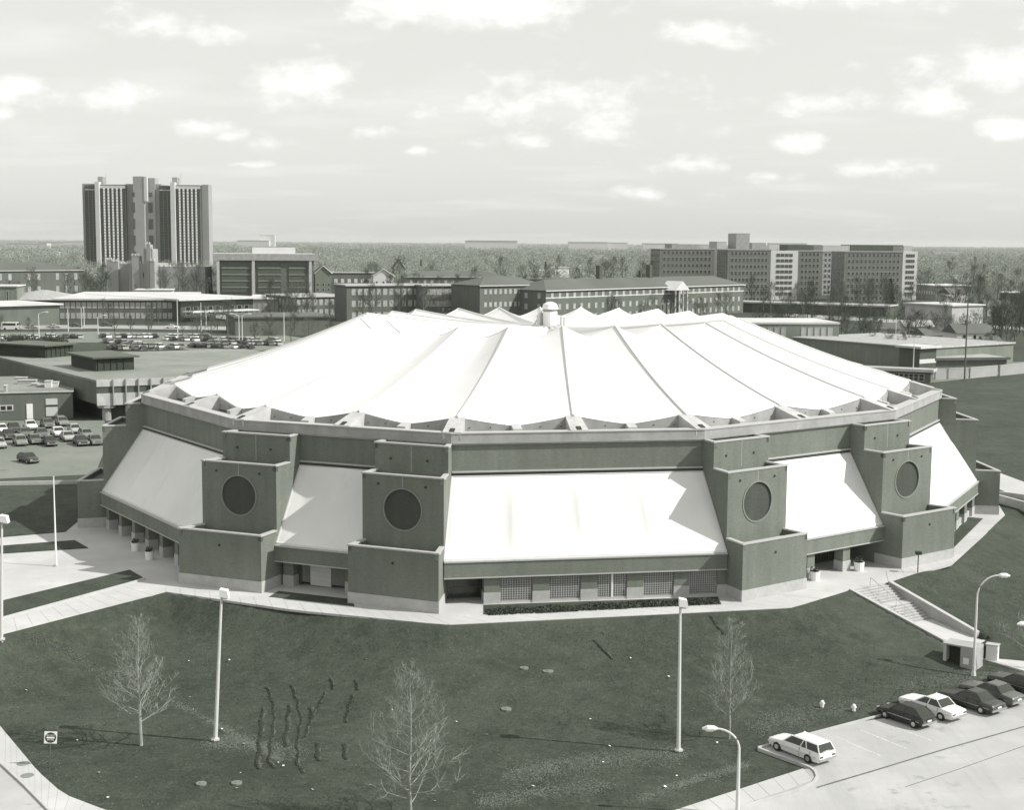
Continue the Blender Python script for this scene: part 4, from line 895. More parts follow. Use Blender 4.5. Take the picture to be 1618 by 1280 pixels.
for i, (px, py, s, lab) in enumerate(((828, 1056, .34, 'flat pale lid in the upper lawn, left of a pair'), (866, 1061, .42, 'flat pale lid in the upper lawn, right of a pair'), (800, 1121, .38, 'pale lid in the middle of the lawn beside a stick'),
                          (318, 1239, .34, 'left of two pale lids near the bottom of the lawn'), (374, 1238, .34, 'right of two pale lids near the bottom of the lawn'))):
    p = G(px, py); mb = MB(); mb.cyl((0, 0), s, -.1, .05, 20); mb.cyl((0, 0), s * .35, .05, .08, 12); o = mb.build('manhole_cover', mat('worn lid', .19, .8, .2, 3)); o.location = p; tag(o, lab, 'manhole cover')
for i, (px, py) in enumerate(((37, 1207), (43, 1226))):
    p = W(px, py, Z3 + .125); mb = MB(); mb.cyl((0, 0), .42, 0, .01, 20); o = mb.build('manhole_cover', mat('iron lid', .22, .6, .2, 3, spec=.5)); o.location = p; tag(o, ['iron cover in the left footway, farther one', 'iron cover in the left footway, nearer one'][i], 'manhole cover')
for i, (px, py, hh, lab) in enumerate(((1299, 1118, .42, 'stubby white post on the grass nearest the white estate car'), (1349, 1124, .42, 'stubby white post on the grass farther right, by the dark coupe'))):
    p = G(px, py); t = thing('marker_post', lab, 'marker post', p); mb = MB(); mb.tube([(0, 0, 0), (0, 0, hh), (0, 0, hh + .1)], [.13, .15, .06], 8); mb.build('post', M_white, t); mb = MB(); mb.box(-.2, -.08, hh * .55, .2, .08, hh * .75); mb.build('cap', M_white, t)
mb = MB(); rr = random.Random(4)
for _ in range(45):
    px, py = rr.uniform(20, 1200), rr.uniform(1020, 1270)
    if py > 1150 and px < 120: continue
    p = G(px, py); s = rr.uniform(.03, .10); a = rr.uniform(0, 3.14); u = Vector((math.cos(a), math.sin(a), 0)) * s; w = Vector((-math.sin(a), math.cos(a), .3)) * s * rr.uniform(.5, 1)
    p.z += .08; mb.add([p - u - w, p + u - w, p + u + w, p - u + w], [(0, 1, 2, 3)])
o = mb.build('litter', M_white, None, 'stuff'); tag(o, 'small scraps of white paper scattered over the lawn', 'litter')
# trench scar and muddy ruts in the lawn
def scar(name, pts, w, m, dz=.05, h=.04, jit=.06):
    mb = MB(); P = [G(*p) for p in pts]; Q = []
    for i in range(len(P) - 1):
        n = 6
        for j in range(n): q = P[i].lerp(P[i + 1], j / n); q.z = float(hgt(q.x, q.y)); Q.append(q)
    Q.append(P[-1]); rr = random.Random(len(pts)); vs = []
    for i, q in enumerate(Q):
        d = (Q[min(i + 1, len(Q) - 1)] - Q[max(i - 1, 0)]); d.z = 0; d.normalize(); n = Vector((d.y, -d.x, 0)); e = min(1, i / 3, (len(Q) - 1 - i) / 3) + .05
        q = q + n * rr.uniform(-1, 1) * jit; a = w * e * rr.uniform(.2, 1.5); b = w * e * rr.uniform(.2, 1.5); vs += [q - n * a + Vector((0, 0, dz - .1)), q + Vector((rr.uniform(-.05, .05), 0, dz + h * rr.random())), q + n * b + Vector((0, 0, dz - .1))]
    mb.add(vs, [(i * 3 + k_, i * 3 + k_ + 1, i * 3 + k_ + 4, i * 3 + k_ + 3) for i in range(len(Q) - 1) for k_ in (0, 1)]); return mb.build(name, m, None, 'structure')
M_rutlight = mat('pale rut highlight', .15, .95, .3, .8, v2=.08, scale2=1.0, thr=(.4,.6)); M_mud = mat('wet mud', .040, .5, .3, 2, spec=.5)
RUTS = ([(421, 1086), (430, 1110), (433, 1135), (428, 1170), (424, 1200), (432, 1214)], [(414, 1120), (411, 1160), (407, 1215)], [(459, 1083), (468, 1105), (475, 1140), (469, 1170), (470, 1205), (477, 1222)], [(456, 1115), (453, 1150), (450, 1180)],
        [(521, 1073), (526, 1090)], [(512, 1094), (505, 1110), (492, 1135), (480, 1165)], [(560, 1075), (564, 1090)], [(556, 1098), (550, 1118), (545, 1142)], [(500, 1174), (503, 1202)], [(543, 1176), (547, 1200)], [(490, 1118), (492, 1140)], [(938, 1012), (952, 1028), (968, 1042)], [(1121, 973), (1132, 990), (1144, 1003)])
def ruts():
    rs = np.random.RandomState(4)
    for nm, m, sg, dens_, off_ in (('muddy_ruts', M_mud, .045, 230, 0), ('rut_highlights', M_rutlight, .07, 110, .14)):  # second set: pale flakes paint a highlight along one side of each rut
        o_ = []
        for pts in RUTS:
            P_ = [G(*p) for p in pts]
            for i in range(len(P_) - 1):
                L_ = (P_[i + 1] - P_[i]).length; k = int(L_ * dens_ * (.35 if P_[0].y > 100 else 1)); t = rs.uniform(0, 1, k); sg_ = sg * (.35 if P_[0].y > 100 else 1); wob = np.sin(t * L_ * 2 + i) * .06
                x = P_[i].x + (P_[i + 1].x - P_[i].x) * t + rs.normal(0, sg_, k) + wob + off_; y = P_[i].y + (P_[i + 1].y - P_[i].y) * t + rs.normal(0, sg_, k); z = hgt(x, y) + .01
                a = rs.uniform(0, 6.28, k); w = rs.uniform(.03, .08, k)
                o_.append(np.stack([np.stack([x - w * np.cos(a), y - w * np.sin(a), z], 1), np.stack([x + w * np.cos(a), y + w * np.sin(a), z], 1), np.stack([x + rs.uniform(-.1, .1, k), y + rs.uniform(-.1, .1, k), z + .02], 1)], 1).reshape(-1, 3))
        tag(tri_obj(nm, np.concatenate(o_), m, None, 'stuff'), 'ragged dark muddy ruts in the left middle of the lawn' if nm == 'muddy_ruts' else 'pale flakes painted as the light side of the muddy ruts', 'ruts')
ruts()
# ---- tufts of grass over the near lawn
def tufts():
    rs = np.random.RandomState(8)
    for name, m, n, lo, hi, lab in (('grass_tufts', mat('grass blades', .060, .95, .3, .4), 330000, .0, .03, 'short rough grass covering the near lawn'), ('dry_grass', mat('dry grass blades', .165, .95, .25, .5), 110000, .0, .03, 'dry pale grass scattered through the near lawn')):
        x = rs.uniform(-42, 62, n); y = rs.uniform(76, 135, n); z = hgt(x, y)
        u = (x - 30.4) * math.cos(math.radians(-57)) + (y - 121.4) * math.sin(math.radians(-57)); v = -(x - 30.4) * math.sin(math.radians(-57)) + (y - 121.4) * math.cos(math.radians(-57))
        ok = (z < -.10) & ~((u > -1) & (u < 30) & (v > -4.5) & (v < 5.6))
        # clear of the streets and footways
        for A_, B_ in ((W(1281, 1165, Z3), W(1618, 1076, Z3)), (W(1050, 1296, Z3), W(1281, 1214, Z3))):
            d = (B_ - A_); side = (x - A_.x) * d.y - (y - A_.y) * d.x; reg = (x > A_.x - 1) & (x < B_.x + 40)
            ok &= ~((side > -.5 * d.length) & reg)
        A_, B_ = W(1198, 1183, Z3), W(1281, 1216, Z3); ok &= ~((x > A_.x - .4) & (y < A_.y + 8) & (y < A_.y + (x - A_.x) * .73 + .6) & (y > B_.y - 1))
        pl = [V2(p) for p in wl0]; ok &= ~(y < np.interp(x, [p.x for p in pl], [p.y for p in pl]) + .25) | (x > pl[-1].x + .5)
        if name == 'dry_grass':
            # a trodden line across the left lawn, the foot of the bank and the verge by the bays are worn paler
            for pts_, w_, q_ in (([(40, 1000), (110, 1030), (215, 1078), (330, 1138), (400, 1176), (445, 1200)], .30, 9000), ([(800, 1225), (880, 1215), (980, 1200), (1080, 1190)], .9, 9000), ([(1010, 1262), (1100, 1232), (1180, 1208)], .35, 5000), ([(1190, 1150), (1260, 1132), (1360, 1110)], .8, 8000), ([(1420, 1090), (1500, 1072), (1600, 1070)], .8, 8000), ([(330, 1170), (390, 1172), (480, 1190)], .8, 5000), ([(760, 1265), (860, 1250), (960, 1240)], .7, 4000)):
                P_ = [G(*p) for p in pts_]; px_, py_ = np.array([p.x for p in P_]), np.array([p.y for p in P_]); t_ = rs.uniform(0, len(P_) - 1.001, q_); i_ = t_.astype(int); f_ = t_ - i_
                x = np.append(x, px_[i_] * (1 - f_) + px_[i_ + 1] * f_ + rs.normal(0, w_ * .4, q_)); y = np.append(y, py_[i_] * (1 - f_) + py_[i_ + 1] * f_ + rs.normal(0, w_, q_))
            ok = np.append(ok, hgt(x[n:], y[n:]) < -.1); z = hgt(x, y); line = np.arange(len(x)) >= n
        else: line = np.zeros(n, bool)
        dens = np.sin(x * .31 + 2 * np.sin(y * .23)) * .5 + np.sin(y * .41 + x * .11) * .5
        ok &= (rs.uniform(-1.6, 1.0, len(x)) < (dens if name == 'grass_tufts' else -dens * 1.2 - .9)) | line
        ph = 0.05 * np.sin(x * 0.35 + 1.3 * np.sin(y * 0.21)) + 0.04 * np.sin(y * 0.5 + x * 0.17); z = z + ph * .6 - .05
        x, y, z = x[ok], y[ok], z[ok] + .012; k = len(x); a = rs.uniform(0, 6.283, k); w = rs.uniform(.02, .06, k); h = rs.uniform(lo, hi, k) + .005; t = rs.uniform(-.11, .11, (2, k))
        V = np.stack([np.stack([x - w * np.cos(a), y - w * np.sin(a), z], 1), np.stack([x + w * np.cos(a), y + w * np.sin(a), z], 1), np.stack([x + t[0], y + t[1], z + h], 1)], 1).reshape(-1, 3)
        tag(tri_obj(name, V, m, None, 'stuff'), lab, 'grass')
tufts()
# ================================================================== TREES
def bare_tree(seed, H, spread, n1, n2, n3, conic=True, start=.2, thick=1.0, tw=.008, sides=4, up=.55, nseg=4):
    rr = random.Random(seed); tr = MB(); br = MB()
    tp = [Vector((0, 0, -.2))]; x = y = 0
    for i in range(1, 9):
        x += rr.uniform(-.02, .02) * H * .35; y += rr.uniform(-.02, .02) * H * .35; tp.append(Vector((x, y, H * i / 8)))
    r0 = .020 * H * thick; tr.tube(tp, [r0 * (1 - .93 * i / 8) + .006 for i in range(9)], 7)
    def tpos(t):
        f = t * 8; i = min(7, int(f)); return tp[i].lerp(tp[i + 1], f - i)
    def branch(p, d, L, r, lvl):
        k = nseg if lvl < 3 else 2; pts = [p]; q = p.copy(); dd = d.copy()
        for i in range(k):
            dd = (dd + Vector((rr.uniform(-1, 1), rr.uniform(-1, 1), rr.uniform(-.6, 1) + (.25 if lvl else .15))) * (.16 if lvl < 3 else .22)).normalized(); q = q + dd * L / k; pts.append(q)
        br.tube(pts, [max(tw * .6, r * (1 - .75 * i / k)) for i in range(k + 1)], sides if lvl < 2 else 3, cap=False)
        if lvl >= 3: return
        n = (n2 if lvl == 1 else n3)
        for j in range(n):
            t = rr.uniform(.25, 1.0); f = t * k; i = min(k - 1, int(f)); pp = pts[i].lerp(pts[i + 1], f - i)
            base = (pts[i + 1] - pts[i]).normalized(); sd_ = Vector((rr.uniform(-1, 1), rr.uniform(-1, 1), rr.uniform(-.3, .8))).normalized()
            nd = (base * .75 + sd_ * .75).normalized(); branch(pp, nd, L * rr.uniform(.35, .6) * (1.1 - .4 * t), r * .55, lvl + 1)
    for j in range(n1):
        t = start + (1 - start) * (j + rr.random()) / n1; a = j * 2.399 + rr.uniform(-.4, .4)
        prof = (1 - (t - start) / (1 - start)) if conic else math.sin(math.pi * min(1, .15 + .85 * (t - start) / (1 - start))) ** .7
        L = spread * (.22 + .85 * prof) * rr.uniform(.8, 1.15) * (.75 if t < start + .06 else 1)
        el = up + .55 * (t - start)
        d = Vector((math.cos(a) * math.cos(el), math.sin(a) * math.cos(el), math.sin(el))); branch(tpos(t), d, L, r0 * .38 * (1.15 - t), 1)
    return tr, br
def make_tree(name, label, loc, rz, args, trunkm, crownm, group=None):
    t = thing(name, label, 'tree', loc, rz, group); tr, br = bare_tree(**args)
    tr.build('trunk', trunkm, t); br.build('crown', crownm, t); return t
M_twig = mat('pale twigs', 0.27, .9, .2, 1.0, g=.3)
b_ = G(223, 1177); make_tree('bare_tree', 'pale leafless young tree on the left lawn near the floodlight pole', b_, .4, dict(seed=3, H=height_at(b_, 222, 985), spread=3.3, n1=40, n2=9, n3=5, start=.17, up=.42, tw=.0095, thick=.75), M_wood, M_twig)
b_ = G(650, 1300); make_tree('bare_tree', 'tall thin leafless tree cut off by the bottom edge', b_, 1.4, dict(seed=8, H=height_at(b_, 646, 1058), spread=3.6, n1=40, n2=9, n3=6, start=.12, up=.30, tw=.0085, thick=.55), M_wood, M_twig)
b_ = G(1152, 1166); make_tree('bare_tree', 'narrow leafless tree on the lawn beside the right floodlight pole', b_, 2.2, dict(seed=14, H=height_at(b_, 1152, 985), spread=2.6, n1=42, n2=8, n3=5, start=.17, up=.45, tw=.0095, thick=.6), M_wood, M_twig)
b_ = G(1625, 1058); make_tree('bare_tree', 'leafless small tree at the right edge above the lower walk', b_, .2, dict(seed=21, H=4.5, spread=2.4, n1=24, n2=7, n3=4, start=.2, up=.4, tw=.011, thick=.8), M_wood, M_twig)

# ================================================================== BACKGROUND BUILDINGS
PROTO = {}
def win_part(key, w, h, kind, fr=.08):
    """shared mesh of one window: frame proud, pane set back in it; x across, z up, faces -y"""
    k = (key, round(w, 2), round(h, 2))
    if k not in PROTO:
        f = MB(); f.box(-w / 2 - fr, -.10, -fr, -w / 2, .0, h + fr); f.box(w / 2, -.10, -fr, w / 2 + fr, 0, h + fr); f.box(-w / 2, -.10, h, w / 2, 0, h + fr); f.box(-w / 2, -.12, -fr, w / 2, 0, 0); f.box(-w / 2, -.08, h * .5 - .03, w / 2, -.02, h * .5 + .03)
        p = MB(); p.box(-w / 2, -.04, 0, w / 2, 0, h)
        PROTO[k] = (f.mesh('window', M_frame), p.mesh('pane', kind))
    return PROTO[k]
def building(name, label, A, B, depth, h, wall, roof='flat', roofm=None, floors=2, cols=8, win=(1.2, 1.6), pane=None, z0=0.0, group=None, fascia=.5, pitch=.5, overhang=.6, wz=None, joined=True, sides=True, cat='building', trim=None, skip=(), margin=1.5, band=None):
    A, B = V2(A), V2(B); d = B - A; L = d.length; rz = math.atan2(d.y, d.x); root = thing(name, label, cat, (A.x, A.y, z0), rz, group)
    pane = pane or M_glass; trim = trim or M_whiteroof; roofm = roofm or M_roofd
    mb = MB(); mb.box(0, 0, 0, L, depth, h); wo = mb.build('wall', wall, root)
    if roof == 'flat':
        o = overhang; mb = MB(); mb.box(-o, -o, h + .003, L + o, depth + o, h + fascia); ro = mb.build('roof', roofm, root)
        if trim is not roofm:
            mb = MB(); mb.box(-o - .03, -o - .08, h + .01, L + o + .03, -o, h + fascia + .15); mb.build('fascia', trim, ro)
            mb = MB(); mb.box(L + o, -o, h + .01, L + o + .08, depth + o, h + fascia + .15); mb.build('fascia', trim, ro)
    else:
        o = overhang; rh = pitch * depth / 2; ins = depth / 2 if roof == 'hip' else 0.0
        v = [(-o, -o, h), (L + o, -o, h), (L + o, depth + o, h), (-o, depth + o, h), (ins, depth / 2, h + rh), (L - ins, depth / 2, h + rh)]
        mb = MB(); mb.add(v, [(3, 2, 1, 0), (0, 1, 5, 4), (2, 3, 4, 5), (1, 2, 5), (3, 0, 4)]); ro = mb.build('roof', roofm, root)
        mb = MB(); mb.box(-o - .02, -o - .15, h - .35, L + o + .02, -o + .02, h + .02); mb.build('eaves', trim, ro)
        mb = MB(); mb.box(L + o - .02, -o, h - .35, L + o + .15, depth + o, h + .02); mb.build('eaves', trim, ro)
    if floors and cols:
        fm, pm = win_part(name, win[0], win[1], pane); fh = h / floors
        pf, pp = MB(), MB()
        def put(x, y, z, ang_):
            if joined:
                c, s = math.cos(ang_), math.sin(ang_)
                for src, dst in ((fm, pf), (pm, pp)):
                    vs = [(x + v.co.x * c - v.co.y * s, y + v.co.x * s + v.co.y * c, z + v.co.z) for v in src.vertices]; dst.add(vs, [tuple(p.vertices) for p in src.polygons])
            else:
                o_ = link(fm, 'window', root); o_.location = (x, y, z); o_.rotation_euler = (0, 0, ang_); link(pm, 'pane', o_)
        for f in range(floors):
            z = f * fh + (wz if wz is not None else (fh - win[1]) * .5)
            for c in range(cols):
                if (f, c) in skip: continue
                put(margin + (L - 2 * margin) * (c + .5) / cols, -.003, z, 0)
            if sides:
                n = max(1, int(depth / (L / cols) * .8))
                for c in range(n):
                    put(-.003, depth * (c + .5) / n, z, -math.pi / 2); put(L + .003, depth * (c + .5) / n, z, math.pi / 2)
        if joined and pf.v:
            w_ = pf.build('window_frames', M_frame, root, 'stuff'); pp.build('panes', pane, w_, 'stuff')
    if band:
        for (z0b, z1b) in band: mb = MB(); mb.box(-.06, -.08, z0b, L + .06, -.004, z1b); mb.build('band', trim, wo)
    return root
def sub(root, name, m, x0, y0, z0, x1, y1, z1, kind=None):
    mb = MB(); mb.box(x0, y0, z0, x1, y1, z1); return mb.build(name, m, root, kind)
M_blind = M_paleglass
M_pwhite = mat('plain white wall', .62, .8, .06, .3)  # one even off-white shared by walls, fins and trim
M_dkwall = mat('dark glazed wall', .10, .5, .15, .3)
# ---- twin residential tower block on the left
def tower_block():
    Y = 1500.0; s = Y / FPX; zt_ = lambda py, px=230: zat(px, py, Vector((0, Y)))
    xw = lambda px: (px - 809) * s * .9935
    gx = xw(131); root = thing('tower_block', 'tall twin slab tower block with white fins on the left skyline', 'tower block', (gx, Y, 0))
    mul = mat('white window mullion', .85, .7, .05, 1); core = mat('tower brick', .35, .9, .08, .05); dk = mat('tower facade', .07, .6, .2, .2)
    H = zt_(290)
    def X(px): return xw(px - 1.5) - gx
    def blk(n, px0, px1, y0, y1, pt, m, pb=None): return sub(root, n, m, X(px0), y0, 0 if pb is None else zt_(pb), X(px1), y1, zt_(pt))
    blk('wall', 131, 151, 2, 30, 290.5, core); blk('wall', 200, 216, 0, 30, 290.5, core); blk('wall', 244, 256, 0, 30, 290.5, core); blk('wall', 318.5, 329, 4, 22, 290.5, core)
    blk('core', 215, 232, -8, 14, 279, core); blk('core', 232, 247, -2, 14, 281, core)
    blk('fin', 232.2, 237, -8.5, -4, 279.2, M_pwhite, 318)
    blk('fin', 155.5, 162, -9, 2, 288, M_pwhite); blk('fin', 273.5, 280.5, -9, 2, 288, M_pwhite)
    blk('penthouse', 156.5, 164.5, 0, 12, 279.5, core, 290); blk('penthouse', 273.5, 281.5, 0, 12, 279.5, core, 290)
    for a, b_, y in ((137, 155.5, -3), (162, 202, -5), (254, 273.5, -3), (280.5, 319, -5)):
        f = blk('facade', a, b_, y, 20, 292 if b_ - a > 25 else 293, dk)
        big = b_ - a > 25; n = 6 if big else 3; z0, z1 = 3, zt_(301)
        if big:
            top = sub(f, 'parapet', M_pwhite, X(a), y - 1.2, zt_(298), X(b_), y - .1, zt_(293.5)); 
        else: sub(f, 'parapet', M_frame, X(a) + .5, y - .6, zt_(301), X(b_) - .5, y - .1, zt_(299.5))
        fl = MB(); k = 0
        while z0 + 3.05 * k < z1:
            zz = z0 + 3.05 * k; fl.box(X(a) + .3, y - .7, zz, X(b_) - .3, y - .05, zz + .45); k += 1
        fl.build('floor_edges', mat('floor edge', .20 if big else .13, .8, .1, 1), f, 'stuff')
        for q in range(n + 1):
            x = X(a) + (X(b_) - X(a)) * q / n; mm = MB()
            if big and 0 < q < n:
                for j in range(k): mm.box(x - .8, y - 1.5, z0 + 3.05 * j + .2, x + .8, y - .72, z0 + 3.05 * j + 2.75)
                mm.build('light_panels', mul, f, 'stuff')
            else: mm.box(x - .25, y - 1.1, 0, x + .25, y - .71, z1); mm.build('mullion', mat('grey mullion', .22, .8, .1, 1), f)
    wn_ = [(304, 311), (320, 336), (346, 362), (372, 388), (397, 412)]
    for px0, px1 in ((213, 217.5), (236, 243)):
        for a, b_ in wn_: sub(root, 'window', M_dkwall, X(px0), -8.3 if px0 < 220 else -2.3, zt_(b_), X(px1), -8.0 if px0 < 220 else -2.0, zt_(a))
    mb = MB(); mb.tube([(X(168), 5, H), (X(168), 5, zt_(273))], .4, 4); mb.build('mast', M_frame, root); mb = MB(); mb.tube([(X(286), 5, H), (X(286), 5, zt_(274))], .4, 4); mb.build('mast', M_frame, root)
tower_block()
# ---- pale turreted hall in front of it
def castle():
    Y = 790.0; s = Y / FPX; zz = lambda py: zat(215, py, Vector((0, Y))); xw = lambda px: (px - 809) * s * .9935; g0 = xw(170); X = lambda px: xw(px) - g0
    root = thing('turreted_hall', 'pale stone hall with battlements and turrets below the tower block', 'hall', (g0, Y, 0)); m = mat('pale limestone', .36, .9, .12, .1)
    def bt(px0, px1, y0, y1, top, n):
        o = sub(root, 'wall', m, X(px0), y0, 0, X(px1), y1, zz(top)); w = (X(px1) - X(px0)) / (2 * n - 1)
        for k in range(n): sub(o, 'merlon', M_pwhite, X(px0) + 2 * k * w, y0 - .2, zz(top), X(px0) + (2 * k + 1) * w, y0 + .8, zz(top) + 1.3)
        return o
    bt(170, 200, 0, 25, 417, 6); bt(168, 176, -3, 3, 411, 2); bt(176, 186, -3, 3, 413, 2); bt(204, 246, -5, 25, 416, 8); bt(210, 222, -6, 0, 404, 3); bt(229, 243, -6, 6, 393, 3); bt(234, 240, -7, -1, 386, 2); bt(240, 247, -8, 0, 412, 2)
    for px in (213, 227):
        for dy in (0, 1): 
            for q in (0, 4): sub(root, 'window', M_dkwall, X(px + q), -5.3, zz(438 + dy * 0), X(px + q + 2.6), -5.0, zz(430))
    bt(246, 320, 2, 20, 421, 10)
castle()
def P2(px, py, z=0): return V2(W(px, py, z))
def bpx(name, label, a, b, topy, depth, wall, **k):
    """building whose front foot runs between two surveyed ground points and whose eaves reach topy"""
    A, B = P2(*a), P2(*b); z = zat(a[0], topy, A); return building(name, label, A, B, depth, z, wall, **k)
# ---- long pale-roofed teaching block, left
bpx('teaching_block', 'long two storey brick teaching block with rows of blinds', (88, 507), (288, 507), 474, 70, M_farbrick, roofm=M_whiteroof, floors=2, cols=22, win=(1.35, 2.0), pane=M_blind, joined=False, sides=False, fascia=.6, overhang=1.0)
bpx('annexe', 'blank brick annexe with white roof edge at the left margin', (-60, 519), (94, 513), 486, 32, M_farbrick, roofm=M_whiteroof, floors=0, cols=0, overhang=1.2)
b1 = bpx('glazed_link', 'dark glazed block with a scalloped white roof edge', (286, 508), (400, 503), 475, 60, M_dkwall, roofm=M_whiteroof, floors=1, cols=9, win=(2.0, 3.0), pane=M_glass, fascia=.7, overhang=2.5, sides=False)
mb = MB(); mb.box(-1, -9, 3.6, 30, -2.6, 4.0); mb.build('canopy', M_pwhite, b1)
bpx('workshop_block', 'low block with a pale panelled wall beside the glazed link', (396, 499), (490, 499), 473, 40, mat('pale panel wall', .34, .8, .08, .2), roofm=M_whiteroof, floors=1, cols=9, win=(.35, 4.2), pane=M_farbrick, fascia=.5)
bpx('raised_hall', 'pale windowless roof hall rising above the teaching block', (215, 476), (272, 476), 459, 16, M_pwhite, floors=0, cols=0, roofm=M_whiteroof)
# round tent-like roof
p = P2(70, 480); r = thing('round_hall', 'low round hall with shallow conical pale roof on the left', 'hall', (p.x, p.y, 0)); mb = MB(); mb.cyl((0, 0), 20, 0, zat(70, 471, p), 24); mb.build('wall', M_farbrick, r)
mb = MB(); mb.cyl((0, 0), 23, zat(70, 471, p), zat(70, 458, p), 24, 1.5); mb.build('roof', M_conc, r)
bpx('old_school', 'dark brick school with hipped roof and tall pale windows on the left', (-90, 470), (132, 466), 428, 34, M_farbrick, roof='hip', floors=2, cols=14, win=(1.5, 3.2), pane=M_blind, sides=False, pitch=.26, skip=((0, 1), (1, 1), (0, 2), (0, 7), (1, 7), (0, 10), (1, 10)))
bpx('grey_block', 'plain grey block with pale parapet at the left margin', (-40, 484), (27, 484), 453, 20, M_farbrick2, floors=1, cols=3, win=(.6, 5), roofm=M_whiteroof, joined=True)
# ---- library with deep overhanging slab
b2 = bpx('library', 'square modern building with overhanging pale roof slab', (343, 466), (496, 466), 411, 55, M_farbrick, floors=1, cols=0, roofm=M_concl, trim=M_conc, fascia=3.6, overhang=2.0)
Lb = (P2(496, 466) - P2(343, 466)).length
for k, (x0, x1) in enumerate(((.05, .34), (.42, .66), (.74, .92))):
    sub(b2, 'window_bay', M_dkwall, Lb * x0, -.5, 1.5, Lb * x1, -.003, 17.0)
    for q in range(4): sub(b2, 'floor_band', M_farbrick2, Lb * x0, -.8, 4 + q * 3.6, Lb * x1, -.501, 4.7 + q * 3.6)
for x in (.0, .36, .95): sub(b2, 'column', M_concl, Lb * x, -1.8, 0, Lb * x + 1.6, -.9, zat(343, 411, P2(343, 466)))
sub(b2, 'penthouse', M_pwhite, Lb * .37, 12, 20, Lb * .82, 30, zat(400, 391, P2(343, 466) + Vector((0, 14))))
bpx('dark_block', 'dark low brick block with flat roof just left of the roof slope', (372, 531), (520, 529), 503, 26, M_farbrick, roofm=M_roofd, trim=M_roofd, floors=0, cols=0)
# ---- middle blocks behind the arena roof
bpx('classroom_wing', 'two storey brick wing with pale windows left of the roof peaks', (462, 502), (552, 500), 470, 30, M_farbrick, roofm=M_conc, floors=2, cols=9, win=(1.3, 2.2), pane=M_blind, joined=False)
bpx('dormitory', 'long two storey brick dormitory behind the left roof peaks', (548, 508), (668, 506), 452, 16, M_farbrick, roofm=M_conc, floors=3, cols=11, win=(1.4, 2.2), pane=M_blind, joined=False, sides=False)
bpx('dormitory', 'brick dormitory with rows of small windows left of the blank pale wall', (668, 508), (732, 507), 452, 16, M_farbrick, roofm=M_conc, floors=3, cols=10, win=(1.1, 2.0), pane=M_blind, sides=False)
bpx('stair_wing', 'blank pale brick end wall behind the roof peaks', (727, 508), (758, 508), 453, 18, M_farbrick2, floors=0, cols=0, roofm=M_conc)
bpx('hall_of_residence', 'hipped roof hall with dark walls directly behind the vent', (758, 512), (860, 508), 451, 18, M_farbrick, roof='hip', floors=3, cols=12, win=(1.0, 1.6), pane=M_blind, pitch=.34, sides=False)
b3 = bpx('long_hall', 'long hipped roof hall with white pedimented porch right of the vent', (862, 512), (1174, 494), 459, 20, M_farbrick, roof='hip', floors=3, cols=30, win=(1.25, 1.9), pane=M_blind, pitch=.38, sides=True, band=((9.6, 10.0),), trim=M_pwhite)
L3 = (P2(1174, 494) - P2(862, 512)).length; h3 = zat(862, 459, P2(862, 512)); cxp = L3 * .60
for x in (-4.2, -1.4, 1.4, 4.2):
    mb = MB(); mb.cyl((cxp + x, -4.5), .38, 0, h3 - 1.4, 8); mb.build('porch_column', M_pwhite, b3)
mb = MB(); mb.add([(cxp - 5.2, -5.2, h3 - 1.4), (cxp + 5.2, -5.2, h3 - 1.4), (cxp, -5.2, h3 + 2.4), (cxp - 5.2, 3, h3 - 1.4), (cxp + 5.2, 3, h3 - 1.4), (cxp, 3, h3 + 2.4)], [(0, 1, 2), (5, 4, 3), (0, 2, 5, 3), (1, 4, 5, 2), (0, 3, 4, 1)]); mb.build('pediment', M_pwhite, b3)
for x in (.32, .57): sub(b3, 'chimney', M_dkwall, L3 * x, 9, h3, L3 * x + 1.8, 11, h3 + 9)
bpx('rear_hall', 'grey hipped roof hall in the row behind the long hall', (640, 470), (800, 470), 437, 22, M_farbrick, roof='hip', floors=2, cols=14, pitch=.28, pane=M_blind, sides=False)
bpx('rear_hall', 'low grey flat roofed hall among trees left of the slab flats', (800, 462), (1000, 462), 442, 40, M_farbrick, roofm=M_roofd, floors=1, cols=16, pane=M_blind, sides=False, trim=M_roofd)
bpx('white_block', 'small bright white block above the long hall roof', (877, 446), (899, 446), 423, 14, M_white, roofm=M_white, floors=0, cols=0)
